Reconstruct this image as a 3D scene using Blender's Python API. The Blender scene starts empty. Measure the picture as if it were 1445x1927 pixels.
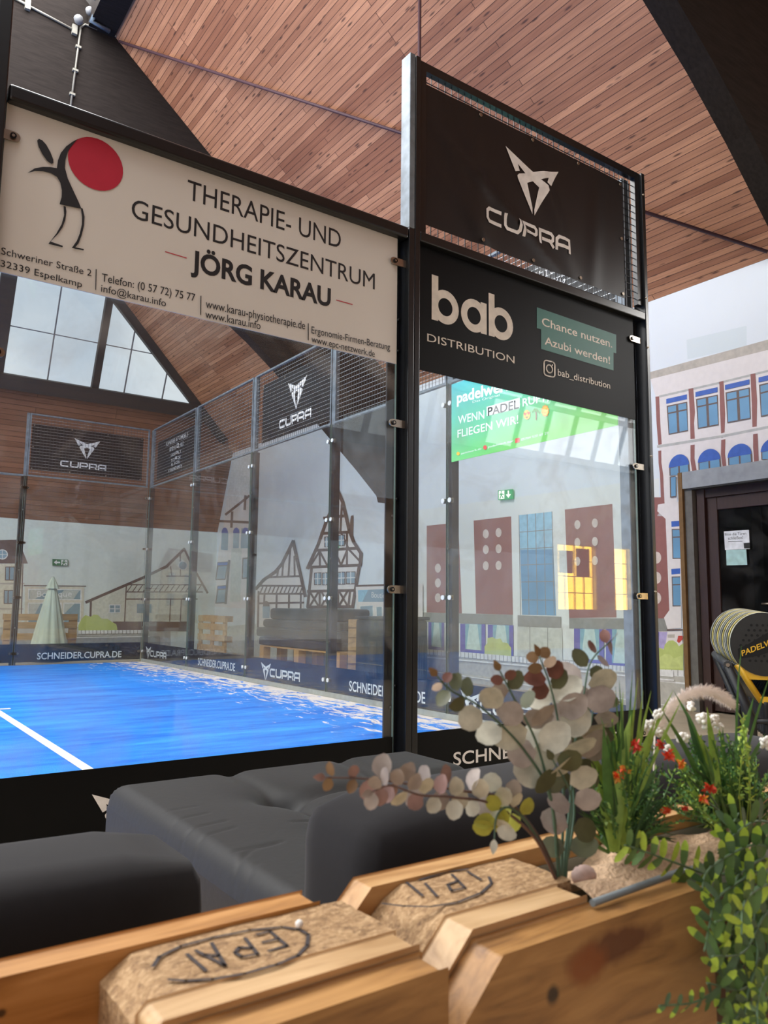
import bpy, bmesh, math, random
from mathutils import Vector, Matrix
random.seed(7)
S = bpy.context.scene
COL = S.collection
# ------------------------------------------------------------------ camera
CAMP = Vector((-4.42722, -3.2749, 0.97985)); YAW, PITCH, ROLL, FPX = 0.95416, 0.12141, 0.01089, 1469.8
W_, H_ = 1445, 1927
_f = Vector((math.cos(PITCH)*math.cos(YAW), math.cos(PITCH)*math.sin(YAW), math.sin(PITCH)))
_r0 = Vector((math.sin(YAW), -math.cos(YAW), 0)); _u0 = _r0.cross(_f)
RT = _r0*math.cos(ROLL) + _u0*math.sin(ROLL); UP = -_r0*math.sin(ROLL) + _u0*math.cos(ROLL); FW = _f
cam = bpy.data.cameras.new('camera'); camo = bpy.data.objects.new('camera', cam); COL.objects.link(camo)
camo.matrix_world = Matrix(((RT.x, UP.x, -FW.x, CAMP.x), (RT.y, UP.y, -FW.y, CAMP.y), (RT.z, UP.z, -FW.z, CAMP.z), (0, 0, 0, 1)))
cam.sensor_fit = 'HORIZONTAL'; cam.sensor_width = 36.0; cam.lens = 36.0*FPX/W_; cam.clip_start = 0.02; cam.clip_end = 200
cam.dof.use_dof = True; cam.dof.focus_distance = 4.4; cam.dof.aperture_fstop = 22
S.camera = camo
# ------------------------------------------------------------------ sky, daylight, added fill lights, exposure
wd = bpy.data.worlds.new('sky'); S.world = wd; wd.use_nodes = True
nt = wd.node_tree; bg = nt.nodes['Background']
tc = nt.nodes.new('ShaderNodeTexCoord'); nz = nt.nodes.new('ShaderNodeTexNoise'); nz.inputs['Scale'].default_value = 3.0; nz.inputs['Detail'].default_value = 4
rp = nt.nodes.new('ShaderNodeValToRGB'); rp.color_ramp.elements[0].color = (.46, .53, .62, 1); rp.color_ramp.elements[1].color = (.82, .83, .83, 1)
rp.color_ramp.elements[0].position = .38; rp.color_ramp.elements[1].position = .66
nt.links.new(tc.outputs['Generated'], nz.inputs['Vector']); nt.links.new(nz.outputs['Fac'], rp.inputs['Fac']); nt.links.new(rp.outputs['Color'], bg.inputs['Color'])
bg.inputs['Strength'].default_value = 1.25
def area(name, loc, direction, sx, sy, power, col=(1, 1, 1)):
    l = bpy.data.lights.new(name, 'AREA'); l.shape = 'RECTANGLE'; l.size = sx; l.size_y = sy; l.energy = power; l.color = col
    o = bpy.data.objects.new(name, l); COL.objects.link(o); o.location = loc
    o.rotation_euler = Vector(direction).to_track_quat('-Z', 'Y').to_euler(); return o
area('roof_daylight', (-5.6, 4.5, 8.6), (0.12, 0, -1), 5.0, 13.0, 2350, (1, .985, .96))
area('lounge_daylight', (-5.4, -0.8, 8.55), (0.15, 0, -1), 5.0, 3.6, 330, (1, .97, .93))
area('gable_fill', (-8.0, -7.6, 2.3), (0.35, 1, -.08), 8.6, 1.8, 130, (.97, .985, 1))  # added fill light before the closed front wall, for pallet fronts and sign
area('side_fill', (-13.5, 2.0, 4.4), (1, 0, .12), 12.0, 3.5, 750, (.98, .99, 1))  # added fill light before the closed left wall, lifts the ceiling
area('foyer_fill', (5.6, -3.0, 5.9), (-.35, .5, -1), 2.5, 3.0, 500, (1, .97, .92))  # added fill light under the foyer ceiling, brightens the mural wall
S.view_settings.view_transform = 'Standard'; S.view_settings.look = 'None'
S.view_settings.gamma = 1.0; S.view_settings.use_curve_mapping = False
S.view_settings.exposure = 0.0
S.cycles.max_bounces = 10; S.cycles.transparent_max_bounces = 24; S.cycles.diffuse_bounces = 4; S.cycles.glossy_bounces = 4
S.cycles.caustics_reflective = False; S.cycles.caustics_refractive = False; S.cycles.use_denoising = True
S.cycles.sample_clamp_indirect = 6.0

# ------------------------------------------------------------------ helpers
def ray(px, py): return FW + RT*((px-W_/2)/FPX) - UP*((py-H_/2)/FPX)
def at(px, py, ax, val):                     # the point of a plane x=, y= or z= val that shows at a pixel
    d = ray(px, py); i = 'xyz'.index(ax); return CAMP + d*((val-CAMP[i])/d[i])
def plane_at(px, py, p0, n):
    d = ray(px, py); n = Vector(n); return CAMP + d*(n.dot(Vector(p0)-CAMP)/n.dot(d))
def lin(h):
    if isinstance(h, str): c = [int(h[i:i+2], 16)/255 for i in (0, 2, 4)]
    else: c = [v/255 for v in h]
    return tuple(v/12.92 if v <= .04045 else ((v+.055)/1.055)**2.4 for v in c)
MATS = {}
def nodes_of(m): return m.node_tree.nodes, m.node_tree.links
def mat(name, col, rough=.6, metal=0.0, var=.12, scale=18.0, bump=0.0, spec=.5, stretch=(1, 1, 1), sheen=0.0, coat=0.0):
    if name in MATS: return MATS[name]
    m = bpy.data.materials.new(name); m.use_nodes = True; N, L = nodes_of(m); b = N['Principled BSDF']
    c = lin(col); tcn = N.new('ShaderNodeTexCoord'); mp = N.new('ShaderNodeMapping'); mp.inputs['Scale'].default_value = stretch
    nzn = N.new('ShaderNodeTexNoise'); nzn.inputs['Scale'].default_value = scale; nzn.inputs['Detail'].default_value = 4
    r = N.new('ShaderNodeValToRGB'); r.color_ramp.elements[0].position = .3; r.color_ramp.elements[1].position = .7
    r.color_ramp.elements[0].color = tuple(max(0, v*(1-var)) for v in c)+(1,); r.color_ramp.elements[1].color = tuple(min(1, v*(1+var)) for v in c)+(1,)
    L.new(tcn.outputs['Object'], mp.inputs['Vector']); L.new(mp.outputs['Vector'], nzn.inputs['Vector']); L.new(nzn.outputs['Fac'], r.inputs['Fac']); L.new(r.outputs['Color'], b.inputs['Base Color'])
    b.inputs['Roughness'].default_value = rough; b.inputs['Metallic'].default_value = metal; b.inputs['Specular IOR Level'].default_value = spec
    if sheen: b.inputs['Sheen Weight'].default_value = sheen
    if coat: b.inputs['Coat Weight'].default_value = coat
    if bump:
        bn = N.new('ShaderNodeBump'); bn.inputs['Strength'].default_value = bump; bn.inputs['Distance'].default_value = .01
        L.new(nzn.outputs['Fac'], bn.inputs['Height']); L.new(bn.outputs['Normal'], b.inputs['Normal'])
    MATS[name] = m; return m
def glow(name, col, strength):
    m = bpy.data.materials.new(name); m.use_nodes = True; N, L = nodes_of(m); b = N['Principled BSDF']
    b.inputs['Base Color'].default_value = lin(col)+(1,); b.inputs['Emission Color'].default_value = lin(col)+(1,); b.inputs['Emission Strength'].default_value = strength
    nzn = N.new('ShaderNodeTexNoise'); nzn.inputs['Scale'].default_value = 2.0; mx = N.new('ShaderNodeMath'); mx.operation = 'MULTIPLY_ADD'
    mx.inputs[1].default_value = strength*.5; mx.inputs[2].default_value = strength*.75; L.new(nzn.outputs['Fac'], mx.inputs[0]); L.new(mx.outputs[0], b.inputs['Emission Strength'])
    return m
def mk_glass(name, tint, dust, dust_glare_col=(.75, .74, .72), dscale=2.2, lo=.45, hi=.8, f0=.04):  # dust layer; on court and door panes it also paints reflected haze
    m = bpy.data.materials.new(name); m.use_nodes = True; N, L = nodes_of(m)
    N.remove(N['Principled BSDF']); out = N['Material Output']
    tr = N.new('ShaderNodeBsdfTransparent'); tr.inputs['Color'].default_value = tint+(1,)
    gl = N.new('ShaderNodeBsdfGlossy'); gl.inputs['Roughness'].default_value = 0.0; gl.inputs['Color'].default_value = (1, 1, 1, 1)
    lw = N.new('ShaderNodeLayerWeight'); lw.inputs['Blend'].default_value = .5
    pw = N.new('ShaderNodeMath'); pw.operation = 'POWER'; pw.inputs[1].default_value = 5.0; L.new(lw.outputs['Facing'], pw.inputs[0])
    ma = N.new('ShaderNodeMath'); ma.operation = 'MULTIPLY_ADD'; ma.inputs[1].default_value = 1-f0; ma.inputs[2].default_value = f0; L.new(pw.outputs[0], ma.inputs[0])
    mx = N.new('ShaderNodeMixShader'); L.new(ma.outputs[0], mx.inputs[0]); L.new(tr.outputs[0], mx.inputs[1]); L.new(gl.outputs[0], mx.inputs[2])
    df = N.new('ShaderNodeBsdfDiffuse'); df.inputs['Color'].default_value = dust_glare_col+(1,)
    tcn = N.new('ShaderNodeTexCoord'); nzn = N.new('ShaderNodeTexNoise'); nzn.inputs['Scale'].default_value = dscale; nzn.inputs['Detail'].default_value = 6; nzn.inputs['Distortion'].default_value = 1.6
    mr = N.new('ShaderNodeMapRange'); mr.inputs['From Min'].default_value = lo; mr.inputs['From Max'].default_value = hi; mr.inputs['To Min'].default_value = dust*.2; mr.inputs['To Max'].default_value = dust*2.2
    L.new(tcn.outputs['Object'], nzn.inputs['Vector']); L.new(nzn.outputs['Fac'], mr.inputs['Value'])
    m2 = N.new('ShaderNodeMixShader'); L.new(mr.outputs[0], m2.inputs[0]); L.new(mx.outputs[0], m2.inputs[1]); L.new(df.outputs[0], m2.inputs[2])
    L.new(m2.outputs[0], out.inputs['Surface']); return m
def boards(name, c1, c2, groove, width, length, uvrot=False, knot=.055, rough=.55, mortar=.006, kd=(2.2, 8.0)):
    m = bpy.data.materials.new(name); m.use_nodes = True; N, L = nodes_of(m); b = N['Principled BSDF']
    uv = N.new('ShaderNodeUVMap'); uv.uv_map = 'UVMap'
    br = N.new('ShaderNodeTexBrick'); br.inputs['Scale'].default_value = 1.0; br.inputs['Brick Width'].default_value = length; br.inputs['Row Height'].default_value = width
    br.inputs['Mortar Size'].default_value = mortar; br.inputs['Mortar Smooth'].default_value = .3; br.offset = .37; br.offset_frequency = 3
    br.inputs['Color1'].default_value = lin(c1)+(1,); br.inputs['Color2'].default_value = lin(c2)+(1,); br.inputs['Mortar'].default_value = lin(groove)+(1,)
    L.new(uv.outputs[0], br.inputs['Vector'])
    mp = N.new('ShaderNodeMapping'); mp.inputs['Scale'].default_value = (1.3, 26, 1); nzn = N.new('ShaderNodeTexNoise'); nzn.inputs['Scale'].default_value = 2.0; nzn.inputs['Detail'].default_value = 5; nzn.inputs['Distortion'].default_value = .6
    L.new(uv.outputs[0], mp.inputs['Vector']); L.new(mp.outputs[0], nzn.inputs['Vector'])
    mg = N.new('ShaderNodeMixRGB'); mg.blend_type = 'MULTIPLY'; mg.inputs[0].default_value = .55; rr = N.new('ShaderNodeValToRGB')
    rr.color_ramp.elements[0].color = (.55, .5, .48, 1); rr.color_ramp.elements[1].color = (1.0, 1.0, 1.0, 1); rr.color_ramp.elements[0].position = .3; rr.color_ramp.elements[1].position = .62
    L.new(nzn.outputs['Fac'], rr.inputs[0]); L.new(br.outputs['Color'], mg.inputs[1]); L.new(rr.outputs[0], mg.inputs[2])
    n2 = N.new('ShaderNodeTexNoise'); n2.inputs['Scale'].default_value = .55; n2.inputs['Detail'].default_value = 3; L.new(uv.outputs[0], n2.inputs['Vector'])
    r2 = N.new('ShaderNodeValToRGB'); r2.color_ramp.elements[0].color = (.78, .76, .75, 1); r2.color_ramp.elements[1].color = (1, 1, 1, 1); r2.color_ramp.elements[0].position = .38; r2.color_ramp.elements[1].position = .6
    m3 = N.new('ShaderNodeMixRGB'); m3.blend_type = 'MULTIPLY'; m3.inputs[0].default_value = 1; L.new(n2.outputs['Fac'], r2.inputs[0]); L.new(mg.outputs[0], m3.inputs[1]); L.new(r2.outputs[0], m3.inputs[2])
    m4p = N.new('ShaderNodeMapping'); m4p.inputs['Scale'].default_value = (kd[0], kd[1], 1); vo = N.new('ShaderNodeTexVoronoi'); vo.inputs['Scale'].default_value = 1.0; vo.inputs['Randomness'].default_value = 1.0
    L.new(uv.outputs[0], m4p.inputs['Vector']); L.new(m4p.outputs[0], vo.inputs['Vector'])
    kr = N.new('ShaderNodeMapRange'); kr.inputs['From Min'].default_value = knot; kr.inputs['From Max'].default_value = knot*2.2; kr.inputs['To Min'].default_value = .78; kr.inputs['To Max'].default_value = 0
    L.new(vo.outputs['Distance'], kr.inputs['Value'])
    mk = N.new('ShaderNodeMixRGB'); mk.inputs[2].default_value = lin('3b2018')+(1,); L.new(kr.outputs[0], mk.inputs[0]); L.new(m3.outputs[0], mk.inputs[1])
    L.new(mk.outputs[0], b.inputs['Base Color']); b.inputs['Roughness'].default_value = rough
    bn = N.new('ShaderNodeBump'); bn.inputs['Strength'].default_value = .5; bn.inputs['Distance'].default_value = .01; bn.invert = True
    L.new(br.outputs['Fac'], bn.inputs['Height']); L.new(bn.outputs['Normal'], b.inputs['Normal']); return m

class MB:
    def __init__(s): s.v = []; s.f = []; s.m = []; s.mats = []; s.uv = {}; s.sm = []
    def mi(s, m):
        if m not in s.mats: s.mats.append(m)
        return s.mats.index(m)
    def face(s, idx, m, smooth=False): s.f.append(list(idx)); s.m.append(s.mi(m)); s.sm.append(smooth)
    def poly(s, pts, m, uv=None, smooth=False):
        n = len(s.v); s.v += [tuple(p) for p in pts]; s.face(range(n, n+len(pts)), m, smooth)
        if uv: s.uv[len(s.f)-1] = uv
    def obox(s, c, ax, ay, az, m):           # centre and three half-axis vectors
        c, ax, ay, az = Vector(c), Vector(ax), Vector(ay), Vector(az); n = len(s.v)
        for k in range(8): s.v.append(tuple(c + ax*(1 if k & 1 else -1) + ay*(1 if k & 2 else -1) + az*(1 if k & 4 else -1)))
        for q in ((0, 2, 3, 1), (4, 5, 7, 6), (0, 1, 5, 4), (2, 6, 7, 3), (0, 4, 6, 2), (1, 3, 7, 5)): s.face([n+i for i in q], m)
    def box(s, x0, x1, y0, y1, z0, z1, m):
        s.obox(((x0+x1)/2, (y0+y1)/2, (z0+z1)/2), (abs(x1-x0)/2, 0, 0), (0, abs(y1-y0)/2, 0), (0, 0, abs(z1-z0)/2), m)
    def prism(s, pts, d, m):                 # planar polygon pushed along d
        d = Vector(d); n = len(s.v); k = len(pts); s.v += [tuple(p) for p in pts] + [tuple(Vector(p)+d) for p in pts]
        s.face(range(n, n+k), m); s.face(range(n+2*k-1, n+k-1, -1), m)
        for i in range(k): j = (i+1) % k; s.face((n+i, n+j, n+k+j, n+k+i), m)
    def tube(s, pts, r, m, n=8, cap=True):
        pts = [Vector(p) for p in pts]; rs = r if isinstance(r, (list, tuple)) else [r]*len(pts); base = len(s.v); pn = None
        for i, p in enumerate(pts):
            t = (pts[min(i+1, len(pts)-1)]-pts[max(i-1, 0)]).normalized()
            if pn is None: a = Vector((0, 0, 1)) if abs(t.z) < .9 else Vector((1, 0, 0)); pn = t.cross(a).normalized()
            pn = (pn - t*pn.dot(t)).normalized(); b = t.cross(pn)
            for k in range(n): an = 2*math.pi*k/n; s.v.append(tuple(p + (pn*math.cos(an)+b*math.sin(an))*rs[i]))
        for i in range(len(pts)-1):
            for k in range(n): a0 = base+i*n; s.face((a0+k, a0+(k+1) % n, a0+n+(k+1) % n, a0+n+k), m, True)
        if cap: s.face(range(base+n-1, base-1, -1), m); e = base+(len(pts)-1)*n; s.face(range(e, e+n), m)
    def ball(s, c, r, m, n=8, k=6, sc=(1, 1, 1)):
        c = Vector(c); b = len(s.v); s.v.append((c.x, c.y, c.z-r*sc[2]))
        for i in range(1, k):
            ph = -math.pi/2+math.pi*i/k
            for j in range(n): an = 2*math.pi*j/n; s.v.append((c.x+r*sc[0]*math.cos(ph)*math.cos(an), c.y+r*sc[1]*math.cos(ph)*math.sin(an), c.z+r*sc[2]*math.sin(ph)))
        s.v.append((c.x, c.y, c.z+r*sc[2])); t = len(s.v)-1
        for j in range(n):
            s.face((b, b+1+(j+1) % n, b+1+j), m, True); s.face((t, t-n+j, t-n+(j+1) % n), m, True)
            for i in range(k-2): a0 = b+1+i*n; s.face((a0+j, a0+(j+1) % n, a0+n+(j+1) % n, a0+n+j), m, True)
    def disc(s, c, nrm, r, h, m, n=14):      # short cylinder
        c = Vector(c); nrm = Vector(nrm).normalized(); s.tube([c, c+nrm*h], r, m, n)
    def grid(s, fn, nu, nv, m, smooth=True):
        b = len(s.v)
        for i in range(nu+1):
            for j in range(nv+1): s.v.append(tuple(fn(i/nu, j/nv)))
        for i in range(nu):
            for j in range(nv): a = b+i*(nv+1)+j; s.face((a, a+nv+1, a+nv+2, a+1), m, smooth)
    def text(s, txt, o, ux, uy, m, bold=0.0, fit=None, height=None):
        # o: baseline start; ux, uy: unit axes; fit: total width; height: cap height
        vs, fs, w, h, x0 = glyphs(txt, bold); sx = (fit/w) if fit else None; sy = height/h if height else sx
        if sx is None: sx = sy
        o, ux, uy = Vector(o), Vector(ux), Vector(uy); n = len(s.v)
        for (x, y) in vs: s.v.append(tuple(o + ux*((x-x0)*sx) + uy*(y*sy)))
        for f in fs: s.face([n+i for i in f], m)
        return w*sx
    def build(s, name, parent=None, loc=None, bevel=0.0, kind=None, subsurf=0):
        me = bpy.data.meshes.new(name); v = s.v
        if loc is not None: L = Vector(loc); v = [tuple(Vector(p)-L) for p in v]
        me.from_pydata(v, [], s.f)
        for m in s.mats: me.materials.append(m)
        for p, mi, sm in zip(me.polygons, s.m, s.sm): p.material_index = mi; p.use_smooth = sm
        if s.uv:
            ul = me.uv_layers.new(name='UVMap')
            for fi, uvs in s.uv.items():
                for k, li in enumerate(me.polygons[fi].loop_indices): ul.data[li].uv = uvs[k]
        me.update(); o = bpy.data.objects.new(name, me); COL.objects.link(o)
        if parent is not None:
            o.parent = parent; o.matrix_parent_inverse = Matrix.Translation(parent.location).inverted() if loc is None else Matrix()
            if loc is not None: o.location = Vector(loc) - parent.location
        elif loc is not None: o.location = loc
        if bevel: b = o.modifiers.new('bevel', 'BEVEL'); b.width = bevel; b.segments = 3; b.limit_method = 'ANGLE'; b.angle_limit = math.radians(40)
        if subsurf: b = o.modifiers.new('subdivision', 'SUBSURF'); b.levels = subsurf; b.render_levels = subsurf
        if kind: o['kind'] = kind
        return o
GC = {}
def glyphs(txt, bold=0.0):
    k = (txt, bold)
    if k not in GC:
        cu = bpy.data.curves.new('lettering', 'FONT'); cu.body = txt; cu.size = 1.0; cu.offset = bold; cu.resolution_u = 4; cu.fill_mode = 'FRONT'
        o = bpy.data.objects.new('lettering', cu); COL.objects.link(o); dg = bpy.context.evaluated_depsgraph_get()
        me = o.evaluated_get(dg).to_mesh(); vs = [(v.co.x, v.co.y) for v in me.vertices]; fs = [list(p.vertices) for p in me.polygons]
        o.evaluated_get(dg).to_mesh_clear(); bpy.data.objects.remove(o); bpy.data.curves.remove(cu)
        x0 = min(v[0] for v in vs); x1 = max(v[0] for v in vs); GC[k] = (vs, fs, x1-x0, .729, x0)
    return GC[k]
def empty(name, loc, label=None, cat=None, group=None, kind=None):
    o = bpy.data.objects.new(name, None); COL.objects.link(o); o.location = loc; o.empty_display_size = .1
    return tag(o, label, cat, group, kind)
def tag(o, label=None, cat=None, group=None, kind=None):
    if label: o['label'] = label
    if cat: o['category'] = cat
    if group: o['group'] = group
    if kind: o['kind'] = kind
    return o
def copy_tree(o, parent=None):
    c = o.copy(); COL.objects.link(c)
    if parent is not None: c.parent = parent; c.matrix_parent_inverse = o.matrix_parent_inverse.copy()
    for ch in list(o.children): copy_tree(ch, c)
    return c
class Flat:                                  # flat print on a plane: polygons given where the photograph shows them
    def __init__(s, ax, val, sgn, mb=None): s.ax, s.val, s.sgn, s.mb, s.k = ax, val, sgn, mb or MB(), 0
    def P(s, p, sc=None):
        v = s.val + s.sgn*s.k*.00022
        return at(p[0], p[1], s.ax, v)
    def poly(s, pts, m): s.k += 1; s.mb.poly([s.P(p) for p in pts], m)
    def ell(s, cx, cy, rx, ry, m, n=20, a0=0, a1=360): s.poly([(cx+rx*math.cos(math.radians(a0+(a1-a0)*i/n)), cy+ry*math.sin(math.radians(a0+(a1-a0)*i/n))) for i in range(n+(0 if a1-a0 == 360 else 1))], m)
    def line(s, pts, w, m):
        s.k += 1
        for a, b in zip(pts[:-1], pts[1:]):
            dx, dy = b[0]-a[0], b[1]-a[1]; l = math.hypot(dx, dy) or 1; ex, ey = dx/l*w*.3, dy/l*w*.3; nx, ny = -dy/l*w/2, dx/l*w/2
            s.mb.poly([s.P(q) for q in ((a[0]-ex+nx, a[1]-ey+ny), (b[0]+ex+nx, b[1]+ey+ny), (b[0]+ex-nx, b[1]+ey-ny), (a[0]-ex-nx, a[1]-ey-ny))], m)
    def text(s, txt, pl, pr, pt, m, bold=0.0):   # baseline left / right pixel, cap-top pixel above the left end
        s.k += 1; a, b, t = s.P(pl), s.P(pr), s.P(pt); s.mb.text(txt, a, (b-a).normalized(), (0, 0, 1), m, bold, fit=(b-a).length, height=abs(t.z-a.z))
EMB = [(413, 98), (722, 393), (1012, 390), (918, 562), (868, 518), (890, 465), (803, 482), (880, 555), (893, 610), (740, 885), (738, 820), (790, 570), (722, 498), (658, 515), (718, 800), (718, 872), (552, 460), (548, 430), (565, 410), (637, 408), (553, 300), (573, 380), (525, 385)]
_e = [at(880+x/6.02, 260+y/6.02, 'y', -.075) for x, y in EMB]
_x0, _x1 = min(p.x for p in _e), max(p.x for p in _e); _z0, _z1 = min(p.z for p in _e), max(p.z for p in _e)
EMBN = [((p.x-(_x0+_x1)/2)/(_z1-_z0), (p.z-_z0)/(_z1-_z0)) for p in _e]      # emblem outline, height 1
# mirror-even version of the outline: left half from measured points, right half mirrored
_h = [q for q in EMBN if q[0] <= 0.02]
CUPL = {'C': (1.5, [[(1.5, 1), (.22, 1), (0, .78), (0, .22), (.22, 0), (1.5, 0)]]), 'U': (1.5, [[(0, 1), (0, .22), (.22, 0), (1.28, 0), (1.5, .22), (1.5, 1)]]),
        'P': (1.45, [[(0, 0), (0, 1), (1.25, 1), (1.45, .82), (1.45, .5), (1.25, .34), (.22, .34)]]), 'R': (1.45, [[(0, 0), (0, 1), (1.25, 1), (1.45, .82), (1.45, .5), (1.25, .34), (.22, .34)], [(1.1, .34), (1.45, 0)]]),
        'A': (1.45, [[(0, 0), (0, .78), (.22, 1), (1.45, 1), (1.45, 0)], [(0, .34), (1.45, .34)]])}
def word_mark(mb, o, ux, uy, h, m, t=.28, gap=.42):     # the squared car-maker lettering, baseline start o, height h
    o, ux, uy = Vector(o), Vector(ux), Vector(uy); x = 0; hh = h*(1-t)
    for ch in 'CUPRA':
        w, strokes = CUPL[ch]
        for st in strokes:
            L = []; Rr = []
            for i, p in enumerate(st):
                p0 = st[i-1] if i else None; p1 = st[i+1] if i < len(st)-1 else None; ds = []
                if p0: ds.append(Vector((p[0]-p0[0], p[1]-p0[1])).normalized())
                if p1: ds.append(Vector((p1[0]-p[0], p1[1]-p[1])).normalized())
                ns = [Vector((-d.y, d.x)) for d in ds]; nn = sum(ns, Vector((0, 0))).normalized(); k = t/2/max(.4, nn.dot(ns[0])); q = Vector(p)
                if not p0: q = q - ds[0]*(t/2 if abs(ds[0].y) > .5 else 0)
                if not p1: q = q + ds[-1]*(t/2 if abs(ds[-1].y) > .5 else 0)
                L.append(q+nn*k); Rr.append(q-nn*k)
            for i in range(len(L)-1): mb.poly([o+ux*((x+q.x+t/2)*hh)+uy*(q.y*hh+h*t/2) for q in (L[i], L[i+1], Rr[i+1], Rr[i])], m)
        x += w + gap
    return (x-gap+t)*hh
CUPW = (7.35 + 4*.42 + .2)*.8                # width of the word for height 1
def emblem(mb, c, ux, uy, h, m):
    c, ux, uy = Vector(c), Vector(ux), Vector(uy); mb.poly([c+ux*(x*h)+uy*(z*h) for x, z in EMBN], m)
# ------------------------------------------------------------------ materials
wood_ceiling = boards('ceiling_boards', 'e2a47c', 'aa6f50', '5f3a28', .066, 2.6, knot=.085, rough=.62, mortar=.0035, kd=(3.2, 15.2))
wood_gable = boards('gable_boards', '9a6a50', '84583f', '684633', .1, 4.0, knot=.035, rough=.7)
black_beam = mat('dark_glulam', '2a2523', .9, var=.2, scale=6, spec=.15, stretch=(1, 8, 8))
black_soffit = mat('dark_trim', '2b2a2a', .7)
plaster = mat('plaster', 'd3d5d8', .85, var=.03, scale=5)
white_wall = mat('mural_paper', 'dfe5ec', .6, var=.02, scale=1.2)
concrete = mat('screed', 'b3a48d', .55, var=.08, scale=5)
galv = mat('galvanised_steel', '727b82', .5, .35, var=.28, scale=14)
black_paint = mat('black_paint', '17181a', .28, 0, var=.15, scale=30, spec=.55)
navy_paint = mat('dark_steel', '22262d', .3, .2, var=.15, scale=12)
bolt_m = mat('black_bolt', '0d0d0f', .25, .3)
steel = mat('stainless_steel', 'a69c8e', .28, .9, var=.12, scale=30)
wire_m = mat('galvanised_wire', 'c2c6c8', .4, .6); wire_v = mat('shaded_wire', '4d5154', .5, .4)  # second wire tone is darker: shade of the uprights put into the colour
wire_black = mat('black_wire', '1c1d20', .4, .3)
glass_court = mk_glass('court_glass', (.96, .98, .97), .065, (.66, .63, .6), 2.0, .5, .72)  # court panes: smudges, raised to paint the pale veil of reflections too
glass_back = mk_glass('back_wall_glass', (.95, .97, .963), .02, (.6, .62, .64), 2.0)
glass_clear = mk_glass('window_glass', (.93, .95, .97), .03)
def turf_mat():
    m = bpy.data.materials.new('blue_turf'); m.use_nodes = True; N, L = nodes_of(m); b = N['Principled BSDF']; b.inputs['Roughness'].default_value = .95; b.inputs['Specular IOR Level'].default_value = .1
    g = N.new('ShaderNodeTexCoord'); n1 = N.new('ShaderNodeTexNoise'); n1.inputs['Scale'].default_value = 1.3; n1.inputs['Detail'].default_value = 8; n1.inputs['Roughness'].default_value = .7
    mp = N.new('ShaderNodeMapping'); mp.inputs['Scale'].default_value = (.6, 3.2, 1); mp.inputs['Rotation'].default_value = (0, 0, math.radians(55)); L.new(g.outputs['Object'], mp.inputs[0]); L.new(mp.outputs[0], n1.inputs['Vector'])
    r = N.new('ShaderNodeValToRGB'); r.color_ramp.elements[0].color = lin('1a5cc6')+(1,); r.color_ramp.elements[1].color = lin('3f9af2')+(1,); r.color_ramp.elements[0].position = .3; r.color_ramp.elements[1].position = .7; L.new(n1.outputs['Fac'], r.inputs[0])
    n2 = N.new('ShaderNodeTexNoise'); n2.inputs['Scale'].default_value = 4.6; n2.inputs['Detail'].default_value = 10; n2.inputs['Roughness'].default_value = .72; n2.inputs['Distortion'].default_value = .8
    mp2 = N.new('ShaderNodeMapping'); mp2.inputs['Scale'].default_value = (2.2, .8, 1); mp2.inputs['Rotation'].default_value = (0, 0, math.radians(20)); L.new(g.outputs['Object'], mp2.inputs[0]); L.new(mp2.outputs[0], n2.inputs['Vector'])
    sp = N.new('ShaderNodeSeparateXYZ'); L.new(g.outputs['Object'], sp.inputs[0])
    mr = N.new('ShaderNodeMapRange'); mr.inputs['From Min'].default_value = -1.7; mr.inputs['From Max'].default_value = 0.0; mr.inputs['To Min'].default_value = -.2; mr.inputs['To Max'].default_value = .13; L.new(sp.outputs['X'], mr.inputs[0])
    ad = N.new('ShaderNodeMath'); ad.operation = 'ADD'; L.new(n2.outputs['Fac'], ad.inputs[0]); L.new(mr.outputs[0], ad.inputs[1])
    sm = N.new('ShaderNodeMapRange'); sm.inputs['From Min'].default_value = .53; sm.inputs['From Max'].default_value = .6; sm.inputs['To Max'].default_value = .85; L.new(ad.outputs[0], sm.inputs[0])
    mx = N.new('ShaderNodeMixRGB'); mx.inputs[2].default_value = lin('f0e2d2')+(1,); L.new(sm.outputs[0], mx.inputs[0]); L.new(r.outputs[0], mx.inputs[1]); L.new(mx.outputs[0], b.inputs['Base Color'])
    n3 = N.new('ShaderNodeTexNoise'); n3.inputs['Scale'].default_value = 160; L.new(g.outputs['Object'], n3.inputs['Vector']); bn = N.new('ShaderNodeBump'); bn.inputs['Strength'].default_value = .5; bn.inputs['Distance'].default_value = .01; L.new(n3.outputs['Fac'], bn.inputs['Height']); L.new(bn.outputs[0], b.inputs['Normal'])
    return m
turf = turf_mat(); line_white = mat('white_line', 'f0ece2', .9, var=.05, scale=40)

# ------------------------------------------------------------------ the hall
XW, YG, ZE = 2.6, 13.07, 4.3              # mural wall, gable wall, eaves height
def ceil_z(x): return ZE + .84*(XW-x)
def gable_y(z): return YG - .4*max(0, z-2.6)
b = MB(); b.poly([(-14, -8, 0), (8.6, -8, 0), (8.6, 13.2, 0), (-14, 13.2, 0)], concrete); b.build('floor', kind='structure')
DY0, DY1, DZ = -.62, 1.36, 2.37          # door opening in the mural wall
b = MB()
for y0, y1, z0, z1 in ((DY1, 13.2, 0, ZE+.1), (-1.3, DY0, 0, ZE+.1), (DY0, DY1, DZ, ZE+.1)): b.box(XW, XW+.24, y0, y1, z0, z1, white_wall)
b.build('wall_right', kind='structure')
b = MB(); b.box(-14, XW, YG, YG+.2, 0, 2.6, plaster); b.build('wall_back', kind='structure')
def gp(x, z, off=0): return Vector((x, gable_y(z), z)) + Vector((0, -.93, -.37))*off      # a point of the leaning gable
g = MB(); zs0, zs1 = 2.6, 4.95
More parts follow.
